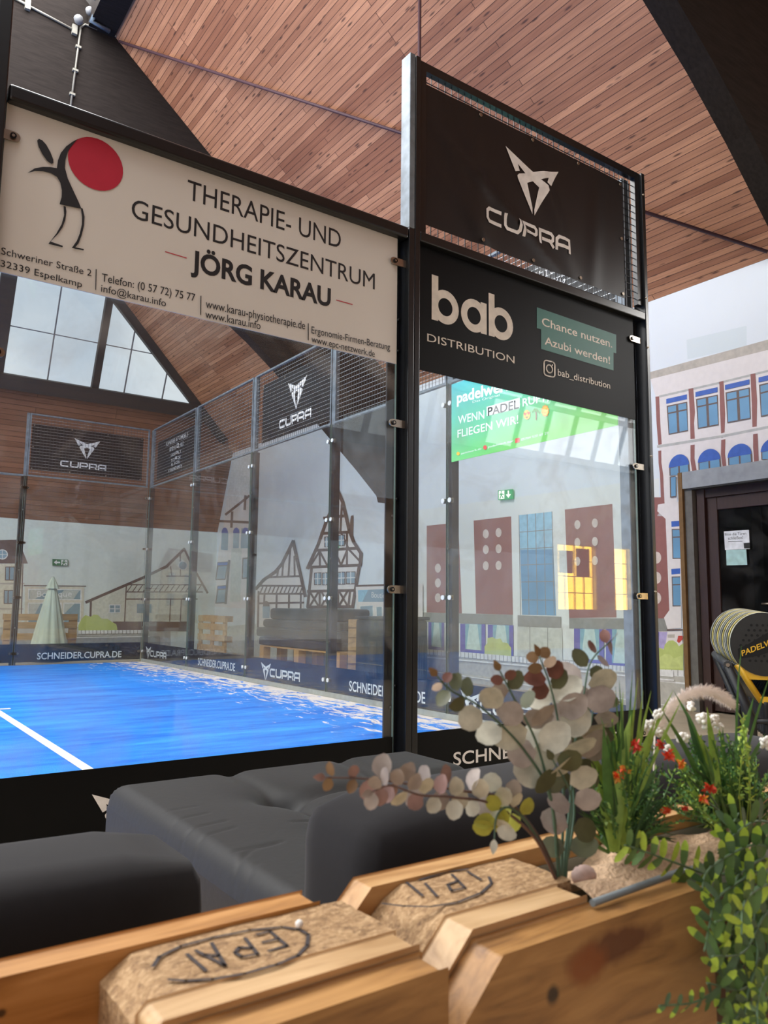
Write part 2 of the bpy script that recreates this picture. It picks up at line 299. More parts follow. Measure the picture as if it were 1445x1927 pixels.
g.poly([gp(-14, zs0), gp(XW, zs0), gp(XW, 4.32), gp(1.9, zs1), gp(-14, zs1)], wood_gable, uv=[(-14, 0), (XW, 0), (XW, 1.85), (1.9, 2.53), (-14, 2.53)])
g.build('wall_gable', kind='structure')
# leaning glazing: frame, mullions and panes
win = empty('window_1', (-2, 12, 4.9), kind='structure')
f = MB()
def gbar(x0, z0, x1, z1, w, d=.12, m=black_soffit):
    a, c = gp(x0, z0), gp(x1, z1); t = (c-a).normalized(); n = Vector((0, -.93, -.37)); s_ = t.cross(n).normalized(); f.obox((a+c)/2+n*(d/2-.02), t*((c-a).length/2), s_*(w/2), n*(d/2), m)
gbar(-14, 5.03, 2.1, 5.03, .27, .2)
for x in (-.50, -2.25, -4.0, -5.8, -7.6): gbar(x, 5.0, x+.03, 7.9, .13 if x != -2.25 else .26, .12)
f.build('window_frame', win)
p = MB()
p.poly([gp(-14, 5.1, -.03), gp(1.75, 5.1, -.03), gp(-2.3, 8.45, -.03), gp(-14, 8.45, -.03)], glass_clear)
p.build('window_pane', win)
f = MB()
for x in (-1.35, .08, .85, -3.1): gbar(x, 5.1, x+.015, min(8.2, 5.15+(1.7-x)*.84), .022, .03, mat('thin_bar', '6f7378', .5))
gbar(-8, 5.95, .75, 5.95, .018, .03, MATS['thin_bar'])
f.build('glazing_bars', win)
f = MB(); gbar(2.35, 4.6, -2.2, 8.42, .34, .22); f.build('trim_1', kind='structure')
# ceiling: boarded roof slope, ridge purlin, flat roof beyond the skylight
c = MB(); SL = math.hypot(1, .84)
pts = [(XW+.05, -8), (XW+.05, 12.45), (-2.0, 10.8), (-2.0, -8)]
c.poly([(x, y, ceil_z(x)) for x, y in pts], wood_ceiling, uv=[(y, (XW-x)*SL) for x, y in pts]); c.build('ceiling', kind='structure')
c = MB(); c.box(-2.32, -2.0, -8, 11.2, 8.13, 8.75, black_beam); c.build('trim_2', kind='structure')
c = MB(); c.box(-14, -8.4, -8, 11.5, 8.8, 8.9, plaster); c.build('ceiling_flat', kind='structure')
# two laminated frames
low = [(2.56, 2.56), (2.3, 2.56), (2.27, 2.66), (1.9, 3.01), (1.4, 3.45), (.9, 3.89), (.5, 4.25), (.05, 4.6), (-.4, 4.9), (-1.2, 5.42), (-2, 5.9), (-4, 6.7), (-6.2, 7.2)]
top = [(-6.2, 9.2), (-3.2, 9.2), (-2.0, ceil_z(-2.0)-.004), (2.56, ceil_z(2.56)-.004)]
for k, (y0, y1) in enumerate(((6.2, 6.38), (-.63, -.45))):
    b = MB(); b.prism([(x, y0, z) for x, z in low+top], (0, y1-y0, 0), black_beam); b.build('trim_%d' % (3+k), kind='structure')
# far sides of the hall behind the camera and at the left
b = MB(); b.box(-14, 8.6, -8.2, -8, 0, 2.9, mat('brown_boarding', '7a5a46', .7)); b.build('wall_front', kind='structure')
b = MB(); b.poly([(-14, -7.99, 2.4), (2.6, -7.99, 2.4), (2.6, -7.99, 9), (-14, -7.99, 9)], wood_gable, uv=[(-14, 0), (2.6, 0), (2.6, 6), (-14, 6)]); b.build('wall_front_boards', kind='structure')
b = MB(); b.box(-14.2, -14, -8, 13.2, 0, 7.0, black_soffit); b.build('wall_left', kind='structure')
# foyer beyond the end of the mural wall: leaning glazing above, sunlit yellow window panels below
b = MB(); YF = -5.2
for x0, x1, z0, z1 in ((2.0, 4.83, 0, 3.3), (4.83, 6.6, 0, .98), (4.83, 6.6, 2.0, 3.3), (6.6, 8.5, 0, 3.3), (5.72, 6.2, .98, 2.0)): b.box(x0, x1, YF-.15, YF, z0, z1, plaster)
b.box(8.4, 8.6, -8, 1.2, 0, 6, plaster); b.build('wall_foyer', kind='structure')
b = MB(); b.box(XW+.1, 8.6, -8, 2.6, 6.0, 6.1, plaster); b.build('ceiling_foyer', kind='structure')
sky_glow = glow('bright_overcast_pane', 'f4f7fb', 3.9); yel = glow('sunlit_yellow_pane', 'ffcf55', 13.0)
w2 = empty('window_2', (4.5, YF, 3.3), kind='structure'); bb = MB(); bars = MB()
def fy(z): return YF - .0 + .35*(z-3.35)
for k in range(8):
    x0 = 3.3 + k*.6
    for z0, z1 in ((3.38, 4.02), (4.1, 5.4)): bb.poly([(x0, fy(z0), z0), (x0+.5, fy(z0), z0), (x0+.5+.0, fy(z1), z1), (x0, fy(z1), z1)], sky_glow)
    bars.obox((x0+.55, fy(4.4)-.02, 4.4), (.05, 0, 0), (0, .04, 0), (0, .37, 1.05), mat('pale_mullion', 'cfd2d4', .5))
bars.box(2.4, 7.6, fy(4.06)-.06, fy(4.06)+.02, 4.02, 4.1, MATS['pale_mullion']); bars.box(2.2, 7.6, YF-.1, YF+.05, 3.3, 3.4, MATS['pale_mullion'])
bb.build('window_pane', w2); bars.build('window_frame', w2)
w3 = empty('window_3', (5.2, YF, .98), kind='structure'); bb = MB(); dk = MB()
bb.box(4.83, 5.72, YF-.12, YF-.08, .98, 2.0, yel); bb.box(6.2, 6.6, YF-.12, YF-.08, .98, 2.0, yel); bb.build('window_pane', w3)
dkm = mat('dark_opening', '4b4440', .8)
for x0, x1, z0, z1 in ((4.93, 5.22, 1.55, 1.9), (5.33, 5.62, 1.5, 1.95)): dk.box(x0, x1, YF-.08, YF-.04, z0, z1, dkm)
for x in (4.83, 5.05, 5.28, 5.5, 5.72, 6.2, 6.6): dk.box(x-.006, x+.006, YF-.08, YF-.06, .98, 2.0, mat('ochre_bar', '8a6a2a', .6))
for z in (1.24, 1.5, 1.75, 2.0): dk.box(4.83, 5.72, YF-.08, YF-.06, z-.005, z+.005, MATS['ochre_bar']); dk.box(6.2, 6.6, YF-.08, YF-.06, z-.005, z+.005, MATS['ochre_bar'])
dk.build('window_frame', w3)

# door in the mural wall
d = empty('door_1', (XW, .4, 0), kind='structure')
brown = mat('dark_brown_wood', '3b2622', .45, var=.15, scale=8, stretch=(6, 6, 1)); conc = mat('raw_concrete', '9fa3a8', .8, var=.12, scale=9)
pine_edge = mat('rough_edge_board', '7a5a34', .7); tinted = mk_glass('door_glass', (.3, .29, .29), .10, (.16, .155, .15))  # door panes: the grey layer paints reflections into the glass
m = MB(); m.box(XW-.05, XW+.24, DY0, 1.354, 2.2, 2.37, conc); m.build('lintel', d)
m = MB(); m.box(XW-.045, XW+.06, DY0, 1.27, 2.184, 2.199, black_soffit); m.build('lintel_shade', d)  # black strip added as the shade in the gap under the lintel
m = MB(); m.box(XW-.055, XW+.0, 1.355, 1.40, 0, 2.37, pine_edge); m.build('edge_board', d)
m = MB(); m.box(XW-.02, XW+.24, 1.27, 1.354, 0, 2.2, mat('grey_reveal', '6d6a66', .8)); m.build('reveal', d)
m = MB()
m.box(XW+.05, XW+.2, 1.17, 1.27, 0, 2.2, brown); m.box(XW+.05, XW+.2, DY0, 1.17, 2.1, 2.2, brown); m.box(XW+.05, XW+.2, DY0, DY0+.1, 0, 2.1, brown)
m.box(XW+.03, XW+.05, 1.17, 1.25, 0, 2.2, brown); m.build('door_frame', d)
dl = MB(); xl0, xl1 = XW+.07, XW+.12
for y0, y1, z0, z1 in ((1.06, 1.17, .02, 2.1), (.28, .40, .02, 2.1), (.40, 1.06, 1.97, 2.1), (.40, 1.06, .86, .97), (.40, 1.06, .02, .2)): dl.box(xl0, xl1, y0, y1, z0, z1, brown)
leaf = dl.build('door_leaf', d, bevel=.006)
for nm, z0, z1 in (('upper_pane', .97, 1.97), ('lower_pane', .2, .86)):
    m = MB(); m.box(xl0+.02, xl0+.03, .40, 1.06, z0, z1, tinted); m.build(nm, leaf)
m = MB(); m.tube([at(1433, 1136, 'x', XW+.01), at(1452, 1136, 'x', XW+.01)], .009, steel); m.tube([at(1450, 1136, 'x', XW+.01), at(1450, 1136, 'x', XW+.07)], .009, steel); m.build('door_handle', leaf)
m = MB(); m.box(xl0, xl1, DY0+.1, .27, .02, 2.1, brown); m.build('side_leaf', d)
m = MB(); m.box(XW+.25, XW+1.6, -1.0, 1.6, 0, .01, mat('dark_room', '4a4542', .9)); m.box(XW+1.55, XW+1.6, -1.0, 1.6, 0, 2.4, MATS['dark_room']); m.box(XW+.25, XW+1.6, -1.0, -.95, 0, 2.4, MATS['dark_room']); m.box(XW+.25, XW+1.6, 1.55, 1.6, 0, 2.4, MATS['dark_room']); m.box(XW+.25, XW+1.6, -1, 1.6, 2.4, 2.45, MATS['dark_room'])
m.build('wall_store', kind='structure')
# notices on the door glass
def sheet(name, quad, m, label, lines=()):
    F = Flat('x', xl0-.004, -1); F.poly(quad, m); dkk = mat('print_black', '2a2a2a', .7)
    for t in lines: F.text(*t, dkk) if isinstance(t[0], str) else F.poly(t, dkk)
    tag(F.mb.build(name), label, 'notice')
sheet('paper_notice', [(1362, 1000), (1409, 997), (1411, 1033), (1364, 1035)], mat('white_paper', 'e8e9ee', .8), 'white paper notice asking to close the doors, taped to the dark door glass',
      [('Bitte die T\u00fcren', (1364, 1008), (1404, 1006), (1364, 1003)), ('schlie\u00dfen!', (1370, 1016), (1398, 1014), (1370, 1010)), [(1370, 1019), (1397, 1018), (1397, 1019), (1370, 1020)], [(1399, 1022), (1411, 1021), (1411, 1032), (1400, 1032)]])
sheet('paper_notice', [(1366, 1035), (1404, 1034), (1406, 1063), (1367, 1064)], mat('teal_paper', 'b4d6d4', .8), 'pale teal paper sheet hanging under the white notice on the door glass')
# ------------------------------------------------------------------ painted townscape on the hall walls
BR = mat('mural_brick', '95605b', .6, var=.05); FC = mat('mural_facade', 'e6dedc', .6, var=.03); TAN = mat('mural_tan', 'b9b0a6', .6); BLU = mat('mural_blue', '3a62b8', .55, var=.1); GLS = mat('mural_pane', '6c9cc0', .55, var=.12, scale=3)
WF = mat('mural_window_frame', '6b5a54', .6); WT = mat('mural_white', 'e4e3e4', .6); BUSH = mat('mural_bush', 'bcc877', .6, var=.06); BUSH2 = mat('mural_bush_light', 'c8d286', .6); GRY = mat('mural_grey', '8e8d88', .6)
LGR = mat('mural_light_grey', 'b7b6b3', .6); ROAD = mat('mural_road', 'b9b5ae', .6); PUR = mat('mural_purple', '5f58b0', .6); LIL = mat('mural_lilac', 'b3a6d2', .6); PBL = mat('mural_pale_blue', '98c6de', .6); DKB = mat('mural_timber', '5f4a44', .6); SKYB = mat('mural_sky', 'dfe5ec', .6, var=.02, scale=1.2); RED = mat('mural_red', 'c4473e', .6)
CREAM = mat('mural_cream', 'd8d0be', .6); ROOF = mat('mural_roof', '6a5552', .6); DOT = mat('mural_dot', 'd8c6bd', .6)
F = Flat('x', XW-.004, -1)
R6 = lambda x, y: (1200+x/5.67, 620+y/5.67)
R7 = lambda x, y: (1220+x/4.191, 900+y/4.19)
RM = lambda x, y: (780+x/3.284, 930+y/3.283)
RL = lambda x, y: (380+x/3.6125, 820+y/3.614)
def PL(fn, *pts): return [fn(*p) for p in pts]
# right: corner house
F.poly(PL(R6, (60, 0), (1700, -420), (1700, 1350), (420, 1540), (420, 1900), (60, 1900)), SKYB)
F.poly(PL(R6, (520, 110), (1160, -40), (1160, 180), (530, 320)), mat('mural_haze', 'd4dde2', .6, var=.02, scale=1.2))
F.poly(PL(R6, (130, 455), (1600, 50), (1600, 165), (135, 530)), TAN)
F.poly(PL(R6, (135, 530), (1600, 165), (1600, 1400), (1200, 1500), (420, 1580), (420, 2000), (205, 1990), (285, 1855), (275, 1650), (250, 1450), (225, 1230), (210, 1000), (190, 715)), FC)
F.line(PL(R6, (215, 1250), (900, 1140), (1600, 1000)), 5, LGR); F.line(PL(R6, (235, 715), (870, 570), (1600, 390)), 4, LGR)
for c in ([(188, 718), (228, 714), (240, 1000), (256, 1225), (218, 1232), (200, 1000)], [(218, 1295), (250, 1290), (252, 1420), (272, 1560), (275, 1660), (285, 1855), (205, 1870), (210, 1990), (118, 1995), (120, 1810), (245, 1790), (240, 1640), (235, 1540), (222, 1430)],
          [(540, 635), (592, 625), (610, 880), (600, 1000), (608, 1165), (562, 1168), (556, 900)], [(562, 1235), (606, 1228), (605, 1380), (628, 1505), (580, 1515), (562, 1400)],
          [(870, 560), (914, 548), (932, 900), (925, 1100), (888, 1108), (876, 850)], [(890, 1180), (934, 1170), (930, 1330), (945, 1458), (905, 1466), (886, 1330)],
          [(1202, 478), (1254, 468), (1272, 760), (1268, 1035), (1222, 1042), (1216, 800)], [(1230, 1118), (1278, 1110), (1284, 1250), (1290, 1410), (1242, 1418), (1230, 1260)], [(1560, 380), (1610, 370), (1620, 900), (1570, 910)]): F.poly(PL(R6, *c), BR)
for x0, x1, yt0, yt1, yw0, yw1, yb0, yb1 in ((303, 524, 742, 692, 815, 770, 1125, 1085), (615, 850, 668, 615, 742, 695, 1062, 1022), (930, 1190, 592, 532, 672, 618, 1000, 955), (1288, 1540, 512, 455, 590, 530, 935, 880)):
    F.poly(PL(R6, (x0, yt0), (x1, yt1), (x1, yt1+52), (x0, yt0+52)), BLU)
    F.poly(PL(R6, (x0+5, yw0), (x1+2, yw1), (x1+12, yb1), (x0+25, yb0)), WF)
    xm, ym = (x0+x1)/2, (yw0+yw1)/2
    for (a, b_, c_, e_) in ((0, .46, .04, .24), (.54, 1, .04, .24), (0, .46, .29, .96), (.54, 1, .29, .96)):
        def q(u, v): return R6(x0+14+(x1-x0-18)*u+v*16, (yw0+(yw1-yw0)*u)+((yb0+(yb1-yb0)*u)-(yw0+(yw1-yw0)*u))*v)
        F.poly([q(a+.02, c_), q(b_-.02, c_), q(b_-.02, e_), q(a+.02, e_)], GLS)
for cx, cy, rx, ry in ((438, 1470, 108, 125), (760, 1415, 120, 128), (1085, 1360, 128, 128), (1440, 1300, 130, 130)):
    F.poly(PL(R6, (cx-rx+4, cy), (cx+rx, cy-38), (cx+rx+5, cy+60), (cx-rx+8, cy+90)), WF)
    F.poly(PL(R6, (cx-rx+18, cy+12), (cx-8, cy-10), (cx-4, cy+80), (cx-rx+20, cy+85)), GLS); F.poly(PL(R6, (cx+10, cy-14), (cx+rx-12, cy-30), (cx+rx-6, cy+50), (cx+14, cy+75)), GLS)
    F.poly([R6(cx+rx*math.cos(math.radians(a)), cy-12-ry*math.sin(math.radians(a))-(rx*math.cos(math.radians(a)))*.17) for a in range(0, 181, 12)], BLU)
F.poly(PL(R6, (340, 1570), (405, 1560), (405, 1785), (345, 1795)), WF); F.poly(PL(R6, (352, 1580), (405, 1570), (405, 1775), (357, 1783)), GLS)
F.k = 3
# lower right strip beside the door
F.poly(PL(R7, (0, 150), (125, 150), (135, 320), (165, 1040), (120, 1110), (35, 1110), (0, 700)), BR)
F.poly(PL(R7, (75, 205), (260, 180), (260, 1180), (150, 1190), (122, 1100), (165, 1040), (135, 320), (70, 260)), FC)
for y0 in (340, 715):
    F.poly(PL(R7, (180, y0), (250, y0-5), (250, y0+38), (182, y0+44)), BLU); F.poly(PL(R7, (183, y0+60), (250, y0+58), (255, y0+295), (190, y0+296)), WF)
    F.poly(PL(R7, (190, y0+68), (250, y0+66), (250, y0+118), (192, y0+120)), GLS); F.poly(PL(R7, (193, y0+130), (252, y0+128), (254, y0+288), (197, y0+288)), GLS)
for cy in (626, 785, 945): F.ell(*R7(65, cy), 8.6, 11.2, DOT)
F.poly(PL(R7, (35, 1105), (120, 1105), (150, 1190), (150, 1215), (40, 1210)), GRY); F.poly(PL(R7, (40, 1210), (265, 1205), (280, 1560), (50, 1560)), FC)
F.poly(PL(R7, (40, 1212), (85, 1212), (80, 1345), (45, 1345)), PUR); F.poly(PL(R7, (85, 1212), (150, 1212), (130, 1345), (80, 1345)), LIL); F.line(PL(R7, (150, 1196), (265, 1194)), 3, ROOF)
F.poly(PL(R7, (150, 1232), (208, 1230), (208, 1258), (152, 1258)), TAN); F.poly(PL(R7, (235, 1242), (270, 1242), (270, 1270), (240, 1300), (225, 1285)), RED)
def bush(fn, pts, base, m):
    F.poly([fn(*q) for q in pts]+[fn(pts[-1][0], base), fn(pts[0][0], base)], m)
bush(R7, [(45, 1390), (60, 1350), (90, 1335), (120, 1350), (130, 1310), (160, 1280), (195, 1278), (225, 1300), (240, 1325), (275, 1300)], 1520, BUSH)
bush(R7, [(70, 1460), (90, 1410), (130, 1385), (170, 1390), (200, 1420), (260, 1400), (275, 1440)], 1500, BUSH2)
F.poly(PL(R7, (50, 1505), (280, 1515), (280, 1565), (55, 1550)), WT)
for k in range(5): F.line(PL(R7, (88+k*48, 1510), (88+k*48, 1558)), 1.2, GRY)
F.poly(PL(R7, (50, 1552), (285, 1566), (300, 1960), (60, 1960)), ROAD); F.line(PL(R7, (55, 1592), (285, 1618)), 3.4, WT)
F.k = 1
# middle: row of brown panels above shop fronts
F.poly([(786, 960), (1240, 900), (1240, 1270), (786, 1215)], mat('mural_wall', 'e4e6e4', .6, var=.02, scale=1.2))
F.poly(PL(RM, (-300, 990), (0, 950), (1600, 1075), (1600, 1650), (-300, 1500)), ROAD)
for q in ([(75, 195), (270, 175), (293, 738), (75, 730)], [(365, 163), (597, 137), (608, 745), (380, 738)], [(928, 95), (1222, 60), (1248, 762), (955, 765)]): F.poly(PL(RM, *q), BR)
F.poly(PL(RM, (645, 130), (848, 108), (875, 750), (665, 745)), GLS)
F.poly(PL(RM, (645, 130), (848, 108), (858, 340), (653, 345)), PBL)
for k in range(5): F.line(PL(RM, (645+k*51, 130-k*5.5), (655+k*52, 745)), 1.3, GRY)
for v in (.17, .34, .5, .67, .85): F.line(PL(RM, (648+18*v, 130+615*v), (850+24*v, 110+640*v)), 1.3, GRY)
for x, ys in ((144, (457, 548, 640)), (440, (245, 342, 442)), (519, (237, 337, 440)), (1006, (188, 298, 415)), (1114, (178, 292, 410))):
    for y in ys: F.ell(*RM(x, y), 5.6, 8.6, DOT)
for q in ([(48, 730), (605, 745), (605, 808), (48, 788)], [(637, 748), (905, 757), (905, 828), (637, 817)], [(955, 765), (1500, 768), (1500, 842), (955, 828)]): F.poly(PL(RM, *q), GRY)
F.poly(PL(RM, (635, 818), (912, 828), (915, 1030), (635, 1000)), mat('mural_shutter', 'c9cbc4', .6))
for x in (712, 822): F.line(PL(RM, (x, 820), (x+2, 1010)), 1.3, GRY)
for x0, x1, yt, yb in ((85, 182, 790, 958), (282, 438, 800, 975), (452, 610, 806, 990), (985, 1170, 830, 1035), (1182, 1372, 832, 1060)):
    F.poly(PL(RM, (x0, yt), (x1, yt+4), (x1, yb+12), (x0, yb)), PUR); w = (x1-x0)
    F.poly(PL(RM, (x0+w*.2, yt+2), (x0+w*.84, yt+4), (x0+w*.84, yb-10), (x0+w*.2, yb-18)), mat('mural_teal', '7fb0c2', .6))
    F.poly(PL(RM, (x0+w*.36, yt+2), (x0+w*.68, yt+4), (x0+w*.8, yb-12), (x0+w*.24, yb-18)), mat('mural_drape', 'c4dad8', .6))
bush(RM, [(432, 940), (450, 920), (450, 890), (480, 882), (505, 895), (530, 890), (545, 915), (575, 920), (597, 950)], 1000, BUSH)
F.poly(PL(RM, (38, 953), (600, 1000), (1600, 1090), (1600, 1130), (600, 1035), (38, 985)), WT)
for k in range(62): x = 45+k*24; F.line(PL(RM, (x, 955+(x-38)*.083), (x, 985+(x-38)*.087)), .9, GRY)
F.line(PL(RM, (0, 1000), (600, 1052), (1600, 1150)), 2.6, WT); F.line(PL(RM, (0, 1080), (700, 1180), (1600, 1310)), 1.6, WT)
F.k = 1
GLS = mat('mural_grey_pane', '8aa3b4', .55, var=.1, scale=3); W2 = 1.5; _ln = F.line; F.line = lambda p_, w_, m_: _ln(p_, w_*W2, m_)
# left part: tilted town house, barn, timbered tower, shop
F.poly(PL(RL, (112, 1400), (112, 1300), (1500, 1180), (1500, 1640), (112, 1640)), mat('mural_ground', 'c6c8c2', .6))
F.poly(PL(RL, (160, 540), (260, 480), (330, 360), (330, 1180), (85, 1160), (110, 800)), FC); F.poly(PL(RL, (205, 190), (330, 120), (330, 420), (150, 560)), WT)
for q in ([(135, 660), (180, 660), (175, 780), (128, 775)], [(215, 640), (255, 635), (250, 765), (210, 765)], [(268, 630), (325, 625), (325, 765), (262, 765)]): F.poly(PL(RL, *q), GLS)
for cx in (155, 233, 295): F.poly([RL(cx+22*math.cos(math.radians(a)), 662-38*math.sin(math.radians(a))) for a in range(0, 181, 15)], BLU)
F.poly(PL(RL, (200, 770), (270, 765), (262, 1130), (190, 1130)), mat('mural_cloth', 'd0d3cd', .6))
for y0 in (860, 1020): F.poly(PL(RL, (105, y0), (180, y0-5), (160, y0+120), (90, y0+122)), WF); F.poly(PL(RL, (112, y0+30), (170, y0+25), (155, y0+112), (98, y0+114)), GLS); F.poly(PL(RL, (108, y0+4), (174, y0), (172, y0+18), (106, y0+22)), BLU)
F.poly(PL(RL, (275, 830), (325, 825), (325, 970), (270, 975)), WF); F.poly(PL(RL, (282, 840), (325, 835), (325, 960), (278, 965)), GLS)
for q in ([(162, 535), (320, 410)], [(200, 620), (205, 520)], [(290, 500), (295, 410)], [(160, 1140), (185, 850)], [(120, 580), (330, 590)]): F.line(PL(RL, *q), 3, WF)
F.poly(PL(RL, (370, 1040), (420, 985), (530, 890), (618, 720), (690, 1060), (690, 1300), (370, 1300)), FC)
F.line(PL(RL, (368, 1040), (420, 980), (500, 925), (545, 870), (620, 718), (655, 880), (702, 1090)), 4.2, DKB)
for q in ([(510, 960), (520, 905)], [(545, 955), (552, 870)], [(588, 950), (600, 770)], [(630, 950), (628, 820)], [(460, 962), (665, 955)], [(400, 1020), (690, 1022)], [(385, 1075), (690, 1075)], [(385, 1140), (690, 1135)], [(505, 1190), (508, 1080)], [(590, 1190), (592, 1080)], [(670, 1190), (672, 1080)], [(420, 1190), (425, 1080)], [(380, 1300), (385, 1060)]): F.line(PL(RL, *q), 2.4, DKB)
for k in range(11): F.line(PL(RL, (395+k*27, 1072), (415+k*27, 1024)), 1.7, DKB)
F.ell(*RL(437, 1180), 7, 16, DKB); F.poly(PL(RL, (412, 1160), (462, 1160), (458, 1240), (412, 1240)), GLS)
F.poly(PL(RL, (718, 900), (790, 740), (855, 560), (905, 460), (930, 380), (975, 500), (1005, 640), (1080, 800), (1070, 880), (1025, 1165), (720, 1165), (745, 900)), FC)
F.poly(PL(RL, (998, 650), (1012, 545), (1028, 540), (1025, 690)), DKB)
F.line(PL(RL, (718, 900), (790, 740), (850, 570), (905, 450), (925, 380)), 4.2, DKB); F.line(PL(RL, (925, 380), (955, 450), (1000, 640), (1030, 720), (1080, 800), (1075, 880)), 4.2, DKB)
for q in ([(720, 895), (1075, 880)], [(745, 900), (718, 1165)], [(1068, 885), (1022, 1165)], [(720, 1058), (1030, 1052)], [(720, 1165), (1025, 1162)], [(770, 780), (1060, 765)], [(810, 665), (1000, 655)], [(830, 560), (970, 545)]): F.line(PL(RL, *q), 3.6, DKB)
for q in ([(740, 880), (800, 785)], [(800, 785), (850, 880)], [(800, 785), (802, 885)], [(900, 775), (945, 880)], [(990, 770), (945, 880)], [(985, 660), (985, 880)], [(1000, 775), (1070, 850)], [(945, 660), (1000, 775)], [(735, 1155), (790, 1065)], [(735, 1065), (790, 1155)], [(815, 1155), (860, 1065)], [(815, 1065), (860, 1155)], [(935, 1150), (985, 1062)], [(935, 1062), (985, 1150)], [(800, 1160), (800, 1060)], [(870, 1160), (870, 1060)], [(925, 1160), (925, 1060)], [(995, 1160), (1005, 1060)], [(940, 650), (950, 470)]): F.line(PL(RL, *q), 2.6, DKB)
for x0, y0, x1, y1 in ((765, 935, 808, 1012), (820, 935, 856, 1012), (925, 930, 970, 1008), (982, 928, 1040, 1005), (835, 690, 858, 755), (928, 678, 966, 745)):
    F.poly(PL(RL, (x0-4, y0-4), (x1+4, y0-6), (x1+3, y1+4), (x0-4, y1+4)), DKB); F.poly(PL(RL, (x0+2, y0+2), (x1-2, y0), (x1-2, y1-2), (x0+2, y1-2)), GLS); F.line(PL(RL, ((x0+x1)/2, y0), ((x0+x1)/2, y1)), 1.2, WT); F.line(PL(RL, (x0, (y0+y1)/2), (x1, (y0+y1)/2-2)), 1.2, WT)
F.poly(PL(RL, (1045, 1020), (1500, 1005), (1500, 1300), (1055, 1300)), FC); F.line(PL(RL, (1040, 1022), (1450, 1008)), 2.4, DKB)
F.poly(PL(RL, (1060, 1050), (1440, 1035), (1440, 1130), (1062, 1130)), GLS); F.poly(PL(RL, (1060, 1050), (1130, 1047), (1090, 1130), (1062, 1130)), PBL)
for q in ([(1070, 1155), (1165, 1150), (1170, 1280), (1075, 1280)], [(1180, 1160), (1228, 1158), (1228, 1280), (1184, 1280)], [(1240, 1165), (1440, 1160), (1440, 1280), (1245, 1280)]): F.poly(PL(RL, *q), WT); F.poly(PL(RL, *[(x+(6 if i in (0, 3) else -6), y+(6 if i < 2 else -6)) for i, (x, y) in enumerate(q)]), GLS)
F.line = _ln
F.text('Boutique', RL(1152, 1100), RL(1282, 1108), RL(1152, 1060), WT)
tag(F.mb.build('mural_print'), 'long printed townscape mural covering the right wall beside the dark door', 'mural')
# gable wall print
W2 = 1.35
F = Flat('y', YG-.004, -1)
RB = lambda x, y: (x/4.983, 1000+y/4.985)
bg_ = mat('mural_mist', 'dce2de', .6, var=.04)
F.poly([(-260, 955), (409, 1003), (409, 1300), (-260, 1320)], bg_); F.poly(PL(RB, (-600, 900), (730, 895), (1600, 850), (1600, 1400), (-600, 1400)), LGR)
F.poly(PL(RB, (-400, 90), (160, 78), (205, 160), (262, 302), (-400, 300)), ROOF); F.poly(PL(RB, (-400, 302), (215, 305), (200, 900), (-400, 900)), CREAM)
for q in ([(-400, 490), (225, 490)], [(-400, 722), (215, 728)]): F.line(PL(RB, *q), 2.8, TAN)
F.line(PL(RB, (215, 305), (200, 800)), 2, ROOF)
for x0, y0 in ((48, 330), (36, 550), (-150, 330), (-160, 550)): F.poly(PL(RB, (x0, y0), (x0+90, y0), (x0+85, y0+132), (x0-2, y0+130)), WF); F.poly(PL(RB, (x0+8, y0+8), (x0+36, y0+8), (x0+34, y0+122), (x0+6, y0+122)), GLS); F.poly(PL(RB, (x0+46, y0+8), (x0+84, y0+8), (x0+78, y0+122), (x0+44, y0+122)), GLS)
F.ell(*RB(22, 216), 10.5, 9.6, WT); F.ell(*RB(22, 216), 8.6, 7.8, GLS); F.line(PL(RB, (-24, 216), (68, 216)), 1.2, WT); F.line(PL(RB, (22, 174), (22, 260)), 1.2, WT)
F.poly(PL(RB, (235, 520), (790, 522), (780, 860), (230, 860)), CREAM); F.line(PL(RB, (225, 508), (805, 514)), 1.8, DKB)
for q in ([(265, 538), (765, 542), (765, 645), (262, 640)], [(262, 668), (580, 668), (570, 860), (255, 860)], [(592, 668), (762, 668), (755, 860), (590, 860)]): F.poly(PL(RB, *q), WT)
GD = mat('mural_shop_glass', '7f99a6', .6); GP = mat('mural_shop_shine', 'bfc3bd', .6)
for q in ([(275, 548), (755, 550), (752, 636), (270, 632)], [(272, 678), (560, 678), (555, 850), (266, 850)], [(604, 678), (750, 678), (745, 850), (600, 850)]): F.poly(PL(RB, *q), GD)
for q in ([(280, 548), (480, 548), (330, 632), (275, 632)], [(600, 552), (760, 552), (740, 560), (690, 636), (520, 636)], [(275, 678), (380, 678), (320, 790), (268, 830)], [(604, 678), (700, 678), (604, 770)]): F.poly(PL(RB, *q), GP)
F.text('Boutique', RB(345, 615), RB(672, 612), RB(345, 555), WT)
F.poly(PL(RB, (850, 660), (1400, 410), (1500, 380), (1750, 170), (1850, 860), (850, 860)), mat('mural_barn', 'd2d0c2', .6))
F.line(PL(RB, (808, 664), (1340, 435), (1560, 330), (1728, 165)), 5.2, DKB); F.line(PL(RB, (1728, 165), (1790, 300), (1945, 575)), 4, DKB); F.line(PL(RB, (852, 655), (848, 800)), 4, DKB)
for q in ([(1185, 500), (1168, 850)], [(1185, 500), (1900, 500)], [(1185, 568), (1900, 568)], [(1185, 635), (1850, 635)], [(1600, 330), (1610, 420)], [(1690, 220), (1692, 420)], [(1560, 420), (1840, 420)], [(1600, 640), (1590, 860)], [(1700, 640), (1690, 860)]): F.line(PL(RB, *q), 2.2, DKB)
for k in range(14): F.line(PL(RB, (1195+k*50, 562), (1235+k*50, 506)), 1.6, DKB)
F.ell(*RB(1715, 320), 9, 9, WT); F.ell(*RB(1715, 320), 7.4, 7.4, GD)
